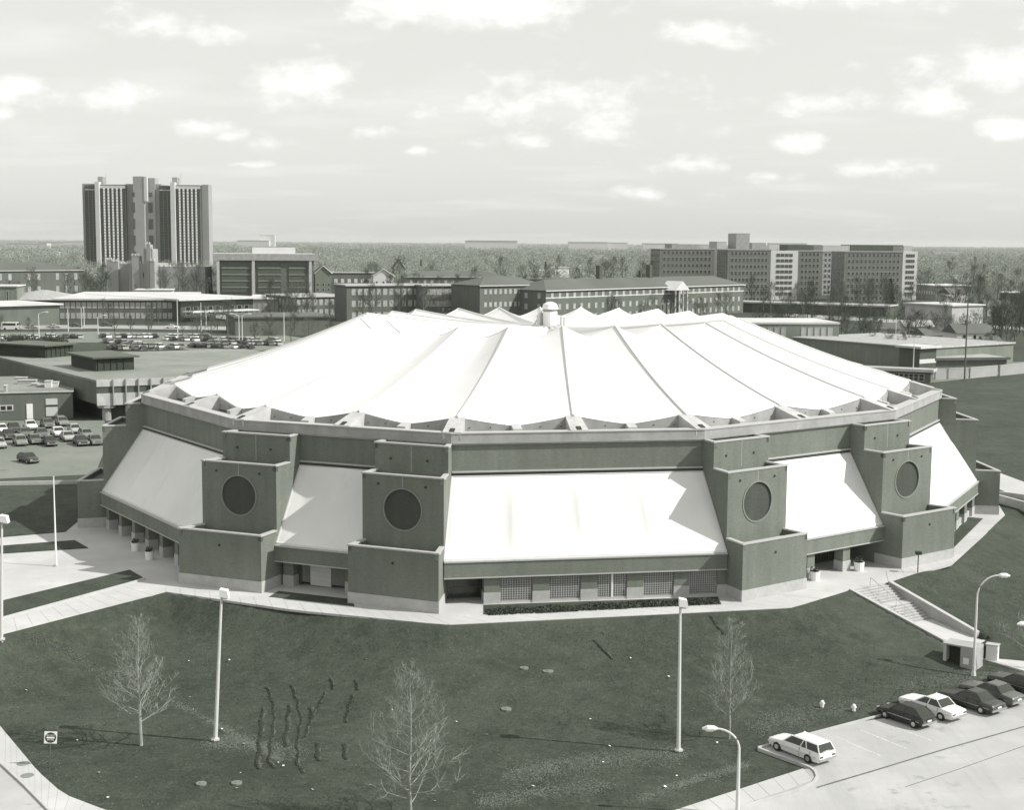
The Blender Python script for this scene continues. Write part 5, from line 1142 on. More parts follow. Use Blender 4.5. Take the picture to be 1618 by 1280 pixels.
def gable_house(label, a, b, eave, ridge_, depth, wall, rm=M_roofd, cols=3, cat='house', group='pale gabled houses among the trees'):
    A, B = P2(*a), P2(*b); L = (B - A).length; h = zat(a[0], eave, A); hr = zat(a[0], ridge_, A); d = B - A
    root = thing('gabled_house', label, cat, (A.x, A.y, 0), math.atan2(d.y, d.x), group); sub(root, 'wall', wall, 0, 0, 0, L, depth, h)
    mb = MB(); mb.add([(0, 0, h), (L, 0, h), (L / 2, 0, hr - .3), (0, depth, h), (L, depth, h), (L / 2, depth, hr - .3)], [(0, 1, 2), (5, 4, 3)]); mb.build('gable', wall, root)
    mb = MB(); o = .5; t = .35
    for sgn in (0, 1):
        e = (-o, h - .3) if sgn == 0 else (L + o, h - .3)
        mb.hexa([(e[0], -o, e[1]), (L / 2, -o, hr - .3 + 0), (L / 2, depth + o, hr - .3), (e[0], depth + o, e[1])], [(e[0], -o, e[1] + t), (L / 2, -o, hr + .05 - .002 * sgn), (L / 2, depth + o, hr + .05 - .002 * sgn), (e[0], depth + o, e[1] + t)])
    ro = mb.build('roof', rm, root)
    mb = MB(); mb.tube([(-o, -o - .1, h - .1), (L / 2, -o - .1, hr), (L + o, -o - .1, h - .1)], .28, 4); mb.build('bargeboard', M_pwhite, ro)
    for c in range(cols):
        for z in ((.9,) if h < 5 else (.9, 3.9)):
            x = L * (c + .5) / cols; w_ = sub(root, 'window', M_frame, x - .6, -.08, z, x + .6, -.003, z + 1.6); sub(w_, 'pane', M_glass, x - .48, -.10, z + .1, x + .48, -.081, z + 1.5)
    return root
gable_house('white gabled pavilion right of the library', (498, 462), (524, 462), 432, 420, 18, M_farbrick2)
gable_house('pale gabled house with white bargeboards before the wooded rise', (590, 458), (622, 458), 436, 425, 14, M_pwhite)
bpx('low_row', 'low row of white dormers between the library and the pale gabled house', (522, 456), (592, 456), 431, 12, M_farbrick, floors=1, cols=6, win=(2.0, 2.5), pane=M_pwhite, roofm=M_roofd, trim=M_pwhite)
gable_house('gabled house hidden in trees behind the pale gabled house', (624, 440), (640, 440), 424, 411, 14, M_farbrick2)
# ---- slab flats on the right
def flats(label, a, b, topy, depth, cols, floors, wall, end=False):
    r = bpx('slab_flats', label, a, b, topy, depth, wall, roofm=M_concl, trim=M_conc, floors=floors, cols=cols, win=(1.5, 1.7), pane=M_glass, fascia=.5, overhang=.2, sides=True, group='slab blocks of flats on the right'); return r
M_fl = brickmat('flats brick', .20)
flats('slab flats, the leftmost face with a dense grid of small windows', (1041, 474), (1127, 474), 394, 18, 12, 8, M_fl)
flats('slab flats, narrow darker brick wing set behind the leftmost face', (1122, 468), (1150, 468), 396, 30, 4, 8, M_farbrick)  # built in the darker campus brick, unlike the broad faces
flats('slab flats, broad face left of the first white end wall', (1148, 478), (1216, 478), 395, 18, 10, 8, M_fl)
def endwall(label, a, b, topy):
    A, B = P2(*a), P2(*b); L = (B - A).length; h = zat(a[0], topy, A); root = thing('flats_end', label, 'flats', (A.x, A.y, 0), math.atan2(B.y - A.y, B.x - A.x), 'white end walls of the slab flats'); sub(root, 'wall', M_pwhite, 0, 0, 0, L, 12, h)
    for k in range(8):
        z = h * .10 + k * h * .112
        for c in range(4): sub(root, 'window', M_dkwall, L * (.26 + c * .145), -.2, z, L * (.26 + c * .145) + L * .115, -.003, z + h * .06)
    return root
endwall('bright white end wall of flats with a strip of dark windows, the wider one', (1213, 474), (1259, 474), 396)
flats('slab flats, short face between the wide white end and the dark wing', (1259, 470), (1297, 470), 397, 18, 5, 8, M_fl)
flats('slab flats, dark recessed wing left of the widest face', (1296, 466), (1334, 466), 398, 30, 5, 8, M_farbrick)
flats('slab flats, the widest face left of the narrow white end', (1332, 476), (1424, 476), 398, 18, 13, 8, M_fl)
endwall('bright white end wall of flats at the far right, the narrower one', (1423, 474), (1447, 474), 397)
for (a, b, t0, m, lab) in (((1161, 470), (1182, 470), 369, M_conc, 'square lift tower standing above the slab flats'), ((1131, 470), (1146, 470), 382, M_concl, 'small pale roof box above the left flats'), ((1060, 466), (1128, 466), 386, M_conc, 'long roof storey above the leftmost flats'),
                          ((1186, 468), (1208, 468), 384, M_conc, 'grey roof box left of the wide white end wall'), ((1243, 464), (1296, 464), 387, M_dkwall, 'dark roof storey above the middle flats'), ((1298, 466), (1340, 466), 388, M_concl, 'pale roof storey above the dark wing'), ((1341, 466), (1424, 466), 387, M_dkwall, 'dark long roof storey above the widest flats'), ((1425, 468), (1438, 468), 389, M_concl, 'small pale roof box above the narrow white end')):
    bpx('roof_house', lab, a, b, t0, 14, m, floors=0, cols=0, roofm=m, trim=m, overhang=.05, fascia=.2)
bpx('podium', 'long low dining block with a pale edge in front of the flats', (1150, 492), (1400, 500), 478, 18, M_dkwall, roofm=M_conc, floors=0, cols=0, trim=M_concl)
bpx('brick_block', 'pale brick block with tall pale windows behind the right of the roof', (1170, 566), (1324, 566), 512, 22, M_farbrick2, roofm=M_whiteroof, floors=2, cols=13, win=(1.1, 2.6), pane=M_blind, joined=False, skip=((0, 6), (1, 6), (0, 7), (1, 7)), overhang=.2)
# ---- low workshop on the right with yard walls
bpx('low_workshop', 'low flat roofed brick workshop on the right with a long pale parapet', (1462, 588), (1600, 578), 551, 44, M_farbrick2, roofm=M_conc, trim=M_concl, floors=0, cols=0, overhang=.3, fascia=.3)
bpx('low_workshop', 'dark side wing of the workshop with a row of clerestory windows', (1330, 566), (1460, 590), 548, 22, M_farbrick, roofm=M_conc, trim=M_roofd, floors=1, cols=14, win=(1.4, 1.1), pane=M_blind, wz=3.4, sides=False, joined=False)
bpx('gate_lodge', 'small dark entrance bay with white band between the workshop wings', (1452, 592), (1478, 590), 551, 6, M_dkwall, roofm=M_whiteroof, trim=M_pwhite, floors=0, cols=0, band=((2.6, 3.6),), overhang=.8)
bpx('long_shed', 'long low shed with a row of dark doors behind the right end of the roof', (1340, 600), (1470, 606), 583, 5, M_farbrick, roofm=M_conc, floors=1, cols=14, win=(1.2, 1.4), pane=M_dark, sides=False)
w1 = sheet('yard', [P2(1462, 606), P2(1618, 590), P2(1700, 583), P2(1660, 570), P2(1480, 578)], .05, M_asph)
for i, (a, b) in enumerate((((1478, 600), (1530, 598)), ((1533, 598), (1576, 594)), ((1580, 594), (1640, 588)))):
    A, B = P2(*a), P2(*b); r = thing('yard_wall', ['pale yard wall panel left of the tall dark pole', 'pale yard wall panel right of the tall dark pole', 'pale yard wall panel at the right margin'][i], 'wall', (A.x, A.y, 0), math.atan2(B.y - A.y, B.x - A.x), 'pale yard walls on the right'); L = (B - A).length
    sub(r, 'wall_panel', mat('pale block wall', .37, .9, .1, .3), 0, 0, 0, L, .4, 2.4); sub(r, 'coping', M_cap, -.05, -.05, 2.402, L + .05, .45, 2.52)
# ---- student centre and service wing on the left
RZ = 7.0
c0, c1_, c2_, c3_, c4_ = P2(152, 601, RZ), P2(0, 561, RZ), P2(-120, 530, RZ), P2(0, 553, RZ), P2(310, 581, RZ)
sc_ = thing('student_centre', 'raised flat roofed building with pale finned front left of the arena', 'building', (c0.x, c0.y, 0), world=True)
ed = (c2_ - c0).normalized(); fr_ = (P2(300, 596, RZ) - c0); Lf = 52.0; fr_.normalize(); back = P2(128, 547, RZ) - P2(302, 580, RZ); ed = back.normalized()
q0, q1 = c0, c0 + fr_ * Lf; q2, q3 = q1 + back, q0 + back
mb = MB(); mb.prism([q0, q1, q2, q3], 2.9, RZ - .35); mb.build('wall', M_farbrick, sc_)
mb = MB(); mb.prism([q0 + (fr_ + ed) * 3, q1 + (ed - fr_) * 3, q2, q3 + fr_ * 3], 0, 2.9); mb.build('undercroft', M_dkwall, sc_)
mb = MB(); mb.prism([q0, q1, q2, q3], RZ - .348, RZ); mb.build('roof', mat('gravel roof', .27, .95, .16, .9, v2=.21, scale2=.10), sc_)
nf = Vector((fr_.y, -fr_.x)); 
if nf.dot(-ed) < 0: nf = -nf
mb = MB(); mb.prism([q0 + nf * .01, q1 + nf * .01, q1 + nf * .3, q0 + nf * .3], 5.9, RZ + .05); mb.build('fascia_panel', M_concl, sc_)
mb = MB(); mb.prism([q0 + nf * .01, q1 + nf * .01, q1 + nf * .3, q0 + nf * .3], 2.7, 4.75); mb.build('lower_panel', M_concl, sc_)
mb = MB(); mb.prism([q0 + nf * .01, q1 + nf * .01, q1 + nf * .15, q0 + nf * .15], 4.752, 5.898); mb.build('window_strip', M_dkwall, sc_)
for k in range(24):
    p = q0 + fr_ * (2.6 + k * 2.1)
    mb = MB(); mb.prism([p + nf * .3, p + fr_ * .18 + nf * .3, p + fr_ * .18 + nf * .65, p + nf * .65], 2.7, RZ + .12); mb.build('fin', M_conc, sc_)
for k in range(3):
    p = q0 + fr_ * (2 + k * 18) + ed * 1.2; mb = MB(); mb.cyl(p, .75, 0, 2.2, 10); mb.cyl(p, 1.5, 2.2, 2.69, 10); mb.build('column', M_conc, sc_)
for i, (a, b, lab) in enumerate((((72, 566), (116, 562), 'dark roof screen on the raised flat roof, the farther one'), ((152, 587), (212, 584), 'dark roof screen on the raised flat roof, the nearer one'))):
    A, B = P2(*a, RZ), P2(*b, RZ); L = (B - A).length; r = thing('roof_screen', lab, 'roof screen', (A.x, A.y, RZ), math.atan2(B.y - A.y, B.x - A.x), 'dark plant screens on the raised roof'); sub(r, 'louvres', M_dark, 0, 0, 0, L, 13, 2.3); mb = MB(); mb.box(-.8, -.8, 2.302, L + .8, 13.8, 2.6); mb.build('flat_roof', M_dkwall, r)
    for k in range(int(L / 1.2)): sub(r, 'slat', M_dark, .3 + k * 1.2, -.15, .1, .45 + k * 1.2, -.001, 2.2)
for (px, py, s) in ((140, 578, 1), (66, 560, .8)):
    p = P2(px, py, RZ); r = thing('roof_unit', 'pale roof unit beside the %s dark roof screen' % ('nearer' if px > 100 else 'farther'), 'roof unit', (p.x, p.y, RZ), .5); sub(r, 'casing', M_conc, -2 * s, 0, 0, 2 * s, 3, 1.0 * s); sub(r, 'duct', M_concl, 1.0, .5, 1.0 * s, 1.5, 1, 2.0 * s)
lw = bpx('service_wing', 'low brown service wing with a white door at the left margin', (-120, 668), (116, 661), 625, 30, M_farbrick, roofm=mat('gravel roof', .34), trim=M_concl, floors=0, cols=0, overhang=.1, fascia=.12)
LL = (P2(116, 661) - P2(-120, 668)).length
def fx(px): return LL * (px + 120) / 236
sub(lw, 'door', M_white, fx(41), -.12, .1, fx(51), -.003, 2.7); d_ = sub(lw, 'overhead_door', M_door, fx(72), -.1, .5, fx(91), -.003, 3.5); sub(lw, 'door_gap', M_dark, fx(72), -.12, 2.1, fx(91), -.101, 2.45)
w_ = sub(lw, 'window', M_frame, fx(-2), -.1, 1.6, fx(20), -.003, 2.6); sub(w_, 'pane', M_glass, fx(0), -.12, 1.75, fx(8), -.101, 2.45); sub(w_, 'pane', M_glass, fx(10), -.12, 1.75, fx(18), -.101, 2.45)
for i, (px, py, sx_, sz_) in enumerate(((42, 612, 3.2, 1.2), (54, 616, 1, 1.0), (64, 617, 1.0, .9), (76, 618, 1.1, 1.7), (86, 617, 1.2, 1.4), (33, 604, 2.0, .8), (8, 625, .4, 1.6))):
    hz = 4.1; p = P2(px, py, hz); r = thing('rooftop_unit', 'pale ventilation unit on the low service wing, number %s from the left' % ['three', 'four', 'five', 'six', 'seven', 'two', 'one'][i], 'roof unit', (p.x, p.y, hz), .1, 'ventilation units on the service wing')
    sub(r, 'casing', M_pwhite if i in (3, 4) else M_conc, -sx_ / 2, 0, 0, sx_ / 2, 1.2, sz_); sub(r, 'top', M_concl, -sx_ / 2 - .08, -.08, sz_ + .002, sx_ / 2 + .08, 1.28, sz_ + .12)
# ---- paved lots and roads behind
sheet('parking_lot', [P2(-300, 760), P2(0, 757), P2(150, 750), P2(170, 700), P2(165, 664), P2(-300, 668)], .03, M_asph)
kerb('kerb', [P2(-300, 775), P2(0, 767), P2(130, 764.5), P2(162, 752)], .0, .45, .3)
sheet('parking_lot', [P2(-60, 542), P2(160, 541), P2(330, 556), P2(470, 552), P2(520, 541), P2(440, 528), P2(150, 524), P2(-60, 526)], .03, M_asph)
sheet('road', [P2(-300, 524), P2(150, 519), P2(560, 524), P2(900, 540), P2(900, 532), P2(560, 518), P2(150, 513.5), P2(-300, 515)], .034, mat('pale road', .33, .9, .08, .1))
sheet('back_street', [P2(1240, 500), P2(1618, 522), P2(1800, 530), P2(1800, 524), P2(1618, 517), P2(1240, 495)], .034, mat('pale road', .33))
sheet('side_path', [P2(1566, 768), P2(1640, 800), P2(1640, 770), P2(1545, 735)], .03, M_pave)
kerb('path_wall', [P2(1560, 790), P2(1618, 806), P2(1700, 828)], .0, 1.0, .4)
kerb('path_wall', [P2(1556, 782), P2(1595, 786), P2(1640, 792)], .0, .6, .3)

# ================================================================== TREES AND WOODS BEHIND
def soup(cx_, cy_, cz_, rx, rz_, n, ts, rs):
    """n small faces through the volume of a crown: ragged twig clumps"""
    u = rs.normal(size=(n, 3)); u /= np.linalg.norm(u, axis=1)[:, None]; r = rs.uniform(.35, 1.0, n) ** .6
    lob = 1 + .28 * np.sin(u[:, 0] * 3.1 + cx_) * np.cos(u[:, 1] * 2.7 + cy_) + .18 * np.sin(u[:, 2] * 6 + cx_ * .7)
    p = u * (r * lob)[:, None] * np.array([rx, rx, rz_]) + np.array([cx_, cy_, cz_])
    a = rs.normal(size=(n, 3)); a /= np.linalg.norm(a, axis=1)[:, None]; b = rs.normal(size=(n, 3)); b /= np.linalg.norm(b, axis=1)[:, None]
    s_ = ts * rs.uniform(.5, 1.2, n)[:, None]
    return np.stack([p - a * s_, p + b * s_, p + a * s_], 1).reshape(-1, 3)
M_far = mat('leafless woods', .27, .95, .28, .02, v2=.40, scale2=.006, thr=(.42, .62), g=.35)
M_fard = mat('dark woods', .14, .95, .3, .03, g=.7)
rs = np.random.RandomState(3); parts, partsd = [], []
KEEP = [(-490, -310, 1460, 1560), (190, 520, 650, 840), (-430, -90, 700, 900), (-300, 150, 500, 960)]
Y = 960.0; row = 0
while Y < 19000:
    sc_k = max(1.0, Y / 1500.0); step = 12.5 * sc_k; half = .385 * Y + 60; dens = .72 if Y < 2500 else .9
    x = -half
    while x < half:
        xx = x + rs.uniform(-.5, .5) * step; yy_ = Y + rs.uniform(-.5, .5) * step; x += step
        clear = math.sin(xx * .006 + 1.7 * math.sin(yy_ * .0021)) + .6 * math.sin(yy_ * .0043 + xx * .0031)
        if rs.rand() > dens or clear > 1.15: continue
        if any(a < xx < b and c < yy_ < d for a, b, c, d in KEEP): continue
        R_ = rs.uniform(4.2, 6.8) * (sc_k ** .9); H_ = rs.uniform(5.5, 12) * (1 + .10 * (sc_k - 1)); n_ = 120 if Y < 1800 else 52
        dk_ = rs.rand() < .07
        (partsd if dk_ else parts).append(soup(xx, yy_, H_ * .55, R_, H_ * .5, n_, .62 * sc_k ** .8 * (1.3 if n_ < 60 else .9), rs))
    Y += step * (1.25 if Y < 2500 else 2.0); row += 1
o = tri_obj('woods', np.concatenate(parts), M_far, None, 'stuff'); tag(o, 'leafless grey woods stretching to the horizon', 'woods')
o = tri_obj('dark_woods', np.concatenate(partsd), M_fard, None, 'stuff'); tag(o, 'dark evergreen clumps scattered through the grey woods', 'woods')
NWOOD = (len(parts), len(partsd))
# single trees between the buildings
TP_ = {}
def tproto(k):
    if k in TP_: return TP_[k]
    a = {0: dict(seed=31, H=11, spread=5.5, n1=16, n2=8, n3=5, conic=False, start=.22, thick=1.3, tw=.035, sides=3, up=.75, nseg=3),
         1: dict(seed=32, H=13, spread=5.0, n1=18, n2=7, n3=5, conic=False, start=.25, thick=1.2, tw=.035, sides=3, up=.85, nseg=3),
         2: dict(seed=33, H=8, spread=3.6, n1=16, n2=7, n3=5, conic=False, start=.2, thick=1.2, tw=.03, sides=3, up=.7, nseg=3)}[k]
    tr, br = bare_tree(**a); TP_[k] = (tr.mesh('trunk', M_barkd), br.mesh('crown', mat('grey crown twigs', .13, .95, .25, .3, g=.5)), br.mesh('crown', mat('dark crown twigs', .075, .95, .25, .3, g=.7))); return TP_[k]
NT = [0]
def btree(px, py, s, k, dark, label, group):
    tm, cmm, cd = tproto(k); p = P2(px, py); t = thing('bare_tree', label, 'tree', (p.x, p.y, 0), RN.uniform(0, 6.28), group); t.scale = (s, s, s * RN.uniform(.9, 1.1))
    link(tm, 'trunk', t); link(cd if dark else cmm, 'crown', t); NT[0] += 1; return t
def fir(px, py, h, label, group=None):
    p = P2(px, py); t = thing('evergreen_tree', label, 'evergreen', (p.x, p.y, 0), 0, group); mb = MB(); mb.tube([(0, 0, 0), (0, 0, h * .9)], [h * .02, .03], 6); mb.build('trunk', M_barkd, t)
    r2 = np.random.RandomState(int(px)); n = 2600; z = r2.uniform(.08, 1, n); a = r2.uniform(0, 6.283, n); rr_ = (1 - z) * h * .24 * (.75 + .25 * np.sin(z * 40 + a * 2)) * r2.uniform(.5, 1, n) ** .5
    P_ = np.stack([rr_ * np.cos(a), rr_ * np.sin(a), z * h], 1); A_ = r2.normal(size=(n, 3)) * .28; B_ = r2.normal(size=(n, 3)) * .28; tri_obj('foliage', np.stack([P_ - A_, P_ + B_, P_ + A_], 1).reshape(-1, 3), M_leaf, t); return t
def bush(px, py, w, h, label, group, m=None, seed=0):
    p = P2(px, py); t = thing('bush', label, 'bush', (p.x, p.y, 0), 0, group); r2 = np.random.RandomState(seed + int(px)); parts_ = []
    for k in range(max(3, int(w / 2))):
        parts_.append(soup(r2.uniform(-w / 2, w / 2), r2.uniform(-2, 2), h * .45, h * .75, h * .5, 260, .28, r2))
    tri_obj('foliage', np.concatenate(parts_), m or mat('dark bush twigs', .065, .95, .3, .5, g=.7), t); mb = MB()
    for k in range(3): mb.tube([(r2.uniform(-w / 3, w / 3), 0, -.1), (r2.uniform(-w / 3, w / 3), 0, h * .5)], .08, 4)
    mb.build('stem', M_barkd, t, 'stuff'); return t
rt = random.Random(77)
ORD = ['first', 'second', 'third', 'fourth', 'fifth', 'sixth', 'seventh', 'eighth', 'ninth', 'tenth', 'eleventh', 'twelfth', 'thirteenth', 'fourteenth', 'fifteenth', 'sixteenth', 'seventeenth', 'eighteenth', 'nineteenth', 'twentieth', 'twenty first', 'twenty second', 'twenty third', 'twenty fourth', 'twenty fifth', 'twenty sixth', 'twenty seventh', 'twenty eighth', 'twenty ninth', 'thirtieth', 'thirty first', 'thirty second', 'thirty third', 'thirty fourth']
def grove(n, x0, x1, y0, y1, label, group, ks=(0, 1, 2), s=(.7, 1.1), dark=.3):
    xs_ = sorted(rt.uniform(x0, x1) for _ in range(n))
    for i, x in enumerate(xs_):
        dk_ = rt.random() < dark; sc_v = rt.uniform(*s); big = 'tall ' if sc_v > (s[0] + s[1]) / 2 else 'small '
        lab = '%s%s tree, %s from the left %s' % (big, 'dark leafless' if dk_ else 'grey leafless', ORD[i], label)
        btree(x, rt.uniform(y0, y1), sc_v, rt.choice(ks), dk_, lab, group)
grove(14, -20, 130, 455, 474, 'round the hipped school', 'trees round the old school', s=(.8, 1.2))
grove(10, 132, 170, 452, 484, 'left of the turreted hall', 'trees left of the turreted hall', s=(.8, 1.25), dark=.7)
grove(12, 246, 340, 462, 474, 'before the battlemented wing', 'trees left of the library', s=(.9, 1.3), dark=.4)
grove(6, 196, 250, 464, 476, 'at the foot of the turreted hall', 'trees below the turreted hall', s=(.6, .8), dark=.8)
btree(428, 512, 1.15, 1, True, 'large dark leafless tree with open crown in front of the pale panelled wall', None)
grove(12, 440, 700, 506, 516, 'before the brick dormitories', 'trees before the dormitories', s=(.7, 1.1))
grove(18, 620, 860, 472, 500, 'among the halls behind the peaks', 'trees among the halls', s=(.8, 1.1))
grove(16, 500, 860, 440, 462, 'below the wooded rise', 'trees below the wooded rise', s=(.9, 1.4), dark=.2)
grove(24, 860, 1045, 440, 474, 'left of the slab flats', 'trees beside the flats', s=(.9, 1.4), dark=.3)
grove(26, 1165, 1440, 484, 500, 'at the foot of the flats', 'trees at the foot of the flats', s=(.8, 1.15), dark=.4)
grove(16, 1190, 1345, 502, 530, 'on the lawn before the flats', 'trees on the lawn before the flats', s=(.6, .9), dark=.6)
grove(34, 1330, 1640, 500, 548, 'among the right hand houses', 'trees among the right hand houses', s=(.6, 1.0), dark=.5)
grove(30, 1445, 1660, 440, 500, 'beyond the right hand houses', 'trees beyond the right hand houses', s=(.9, 1.4), dark=.3)
grove(16, 1570, 1660, 510, 560, 'at the right margin', 'dark trees at the right margin', s=(.8, 1.1), dark=.9)
grove(10, 1320, 1470, 545, 580, 'beside the dark workshop wing', 'trees beside the workshop', s=(.4, .6), dark=.4)
grove(22, 1340, 1640, 512, 560, 'between the cottages and the workshop', 'trees between the cottages', s=(.45, .8), dark=.8)
grove(18, 1180, 1340, 530, 556, 'behind the pale brick block', 'trees behind the pale brick block', s=(.5, .8), dark=.7)
grove(20, 480, 760, 462, 490, 'among the blocks left of the roof peaks', 'trees among the left blocks', s=(.8, 1.1), dark=.6)
grove(16, 900, 1170, 500, 508, 'before the long hall', 'trees before the long hall', s=(.6, .9), dark=.6)
grove(14, 130, 480, 509, 516, 'on the lawn before the teaching block', 'trees before the teaching block', s=(.35, .6), dark=.5)
grove(12, -10, 340, 528, 532, 'along the far road', 'trees along the far road', s=(.3, .55), dark=.6)
grove(10, 300, 560, 528, 546, 'beside the dark low block', 'trees by the dark low block', s=(.5, .8), dark=.5)
fir(1406, 489, 14.5, 'dark pointed evergreen in front of the widest slab flats'); fir(665, 430, 12, 'dark evergreen on the wooded rise above the roof peaks'); fir(1010, 452, 11, 'dark evergreen left of the slab flats'); fir(862, 436, 13, 'dark evergreen above the white block')
bush(250, 588, 26, 4.2, 'dark leafless thicket beside the nearer roof screen', 'dark thickets round the raised building'); bush(286, 596, 16, 3.4, 'dark leafless thicket left of the arena roof edge', 'dark thickets round the raised building'); bush(220, 578, 18, 3.6, 'dark leafless thicket behind the nearer roof screen', 'dark thickets round the raised building')
bush(20, 547, 26, 3.2, 'dark bushes behind the farther end of the raised roof', 'dark thickets round the raised building'); bush(60, 545, 20, 3.0, 'dark bushes left of the farther roof screen', 'dark thickets round the raised building')
# ---- small houses and sheds on the right
def cottage(label, px, py, w, d, h, rh, rz, wall, rm):
    p = P2(px, py); t = thing('house', label, 'house', (p.x, p.y, 0), rz, 'small houses beyond the workshop'); sub(t, 'wall', wall, 0, 0, 0, w, d, h); o = .4
    mb = MB(); mb.add([(-o, -o, h), (w + o, -o, h), (w + o, d + o, h), (-o, d + o, h), (-o, d / 2, h + rh), (w + o, d / 2, h + rh)], [(3, 2, 1, 0), (0, 1, 5, 4), (2, 3, 4, 5), (1, 2, 5), (3, 0, 4)]); mb.build('roof', rm, t)
    mb = MB(); mb.add([(w + .02, 0, h), (w + .02, d, h), (w + .02, d / 2, h + rh - .1)], [(0, 1, 2)]); mb.build('gable', wall, t)
    for x in (.2, .5, .8):
        for z in ((.9,) if h < 4.5 else (.9, 3.6)):
            q = sub(t, 'window', M_frame, w * x - .55, -.08, z, w * x + .55, -.003, z + 1.4); sub(q, 'pane', M_glass, w * x - .42, -.1, z + .1, w * x + .42, -.081, z + 1.3)
    for y in (.25, .7):
        for z in ((.9,) if h < 4.5 else (.9, 3.6)): q = sub(t, 'window', M_frame, w + .003, d * y - .5, z, w + .08, d * y + .5, z + 1.4); sub(q, 'pane', M_glass, w + .081, d * y - .38, z + .1, w + .1, d * y + .38, z + 1.3)
    mb = MB(); mb.box(w * .4, d * .4, h + rh * .4, w * .4 + .7, d * .4 + .7, h + rh + .9); mb.build('chimney', M_farbrick, t); return t
cottage('two storey white house with dark roof behind the workshop', 1511, 556, 11, 9, 5.4, 2.6, .15, M_pwhite, M_roofd)
cottage('low pale wing house directly right of the two storey white house', 1556, 557, 5, 6, 3.2, 1.6, .15, M_pwhite, M_roofd)
cottage('pale cottage left of the white house, roofs half hidden', 1462, 549, 9, 8, 3.6, 2.0, .3, M_concl, M_roofd)
cottage('small pale house with dark roof near the right margin', 1590, 474, 12, 9, 4, 2.6, -.2, M_pwhite, M_roofd)
cottage('pale gabled house in trees beyond the narrow white end of the flats', 1500, 478, 12, 9, 5, 3.0, .4, M_concl, M_roofd)
cottage('small white house low among the trees right of the flats', 1465, 470, 10, 8, 4, 2.5, -.3, M_pwhite, M_conc)
cottage('grey roofed house at the foot of the rise, right edge', 1560, 500, 12, 10, 4, 3, .2, M_concl, M_roofd)
cottage('cottage with a pale roof left of the tall dark pole', 1430, 532, 10, 8, 3.4, 2, .1, M_concl, M_conc)
cottage('cottage with a dark roof in the thin trees right of the brick block', 1372, 536, 10, 8, 3.4, 2, -.1, M_concl, M_roofd)
bpx('store_building', 'flat roofed pale store with blank wall beyond the white house', (1503, 521), (1552, 519), 484, 22, M_concl, roofm=M_whiteroof, floors=0, cols=0); bpx('store_building', 'long flat roofed shop with white roof edge at the right margin', (1580, 486), (1660, 488), 463, 18, M_farbrick2, roofm=M_whiteroof, floors=1, cols=8, pane=M_dark)
bpx('store_building', 'flat roofed school wing beyond the narrow white end of the flats', (1478, 474), (1535, 474), 452, 30, M_farbrick2, roofm=M_whiteroof, floors=1, cols=10, pane=M_blind); bpx('water_tank_house', 'square pale block sticking up among the right hand trees', (1495, 490), (1503, 490), 468, 5, M_concl, floors=0, cols=0)
for i, (x0, x1, yb, t, m) in enumerate(((60, 100, 390, 382, 0), (100, 131, 391, 381, 0), (10, 60, 392, 384, 0), (375, 408, 388, 379.5, 0), (735, 785, 388, 379.8, 0), (898, 935, 389, 382, 0), (945, 972, 389, 383, 0), (1016, 1048, 391, 384.3, 0), (410, 426, 388, 371, 0), (1478, 1500, 404, 398, 0), (60, 92, 404, 398, 0), (842, 900, 436, 430, 1), (938, 952, 408, 403, 0), (1215, 1248, 391, 384, 0), (1508, 1530, 445, 437, 1))):
    yb = max(yb, 389.6 + (x0 + x1) * .0037) if yb < 396 else yb; A, B = P2(x0, yb), P2(x1, yb); z = max(5, zat(x0, t, A)); L = (B - A).length; r = thing('distant_shed', 'long white roofed shed on the horizon, %s' % ['second from the left edge', 'just left of the tower block', 'at the left edge', 'left of the pale silo', 'above the roof peaks left of the vent', 'right of the vent, the longer', 'right of the vent, the shorter', 'left of the slab flats', 'the tall pale silo block above the library', 'right of the flats on the wooded rise', 'below the others left of the tower block', 'a white roof line behind the long hall', 'a small pale roof among the woods', 'between the lift tower and the flats', 'among the trees right of the flats'][i], 'shed', (A.x, A.y, 0)); sub(r, 'wall', M_pwhite, 0, 0, 0, L, L * .3, z); sub(r, 'roof', M_white, -L * .01, -L * .01, z + .01, L * 1.01, L * .31, z + .6)
# ---- lamps and poles far off
def thin_pole(label, px, py, top, r=.12, m=None, arm=0, cat='pole', group=None, name='utility_pole'):
    p = P2(px, py); h = zat(px, top, p); t = thing(name, label, cat, (p.x, p.y, 0), 0, group); mb = MB(); mb.tube([(0, 0, 0), (0, 0, h)], [r, r * .7], 6); mb.build('pole', m or M_pole, t)
    if arm: mb = MB(); mb.tube([(0, 0, h - .1), (arm * .5, 0, h + .5), (arm, 0, h + .6)], r * .6, 5); mb.build('arm', m or M_pole, t); mb = MB(); mb.box(arm - .5, -.2, h + .5, arm + .5, .2, h + .75); mb.build('lamp_head', M_white, t)
    return t
for i, (px, py, tp, a) in enumerate(((62, 538, 496, 2.4), (155, 528, 501, 2.4), (108, 524, 488, 0), (129, 520, 486, 0), (133, 515, 484, 0), (281, 536, 472, 0), (318, 523, 478, 0), (326, 520, 490, 0), (378, 545, 499, -2.2), (383, 545, 499, 2.2), (449, 540, 494, 0), (425, 520, 505, 0))):
    thin_pole('slender pale lamp post on the far left lots, %s' % ['with its arm nearest the left edge', 'with its arm above the farther screen', 'straight, before the blank annexe', 'straight, before the teaching block', 'straight, the thinnest before the teaching block', 'straight, the tallest before the glazed link', 'straight, under the canopy', 'straight, right of the canopy', 'left of the pair with twin heads', 'right of the pair with twin heads', 'before the dark low block', 'short, before the dark low block'][i], px, py, tp, .16, None, a, 'lamp post', 'lamp posts on the far left lots', 'lamp_post')
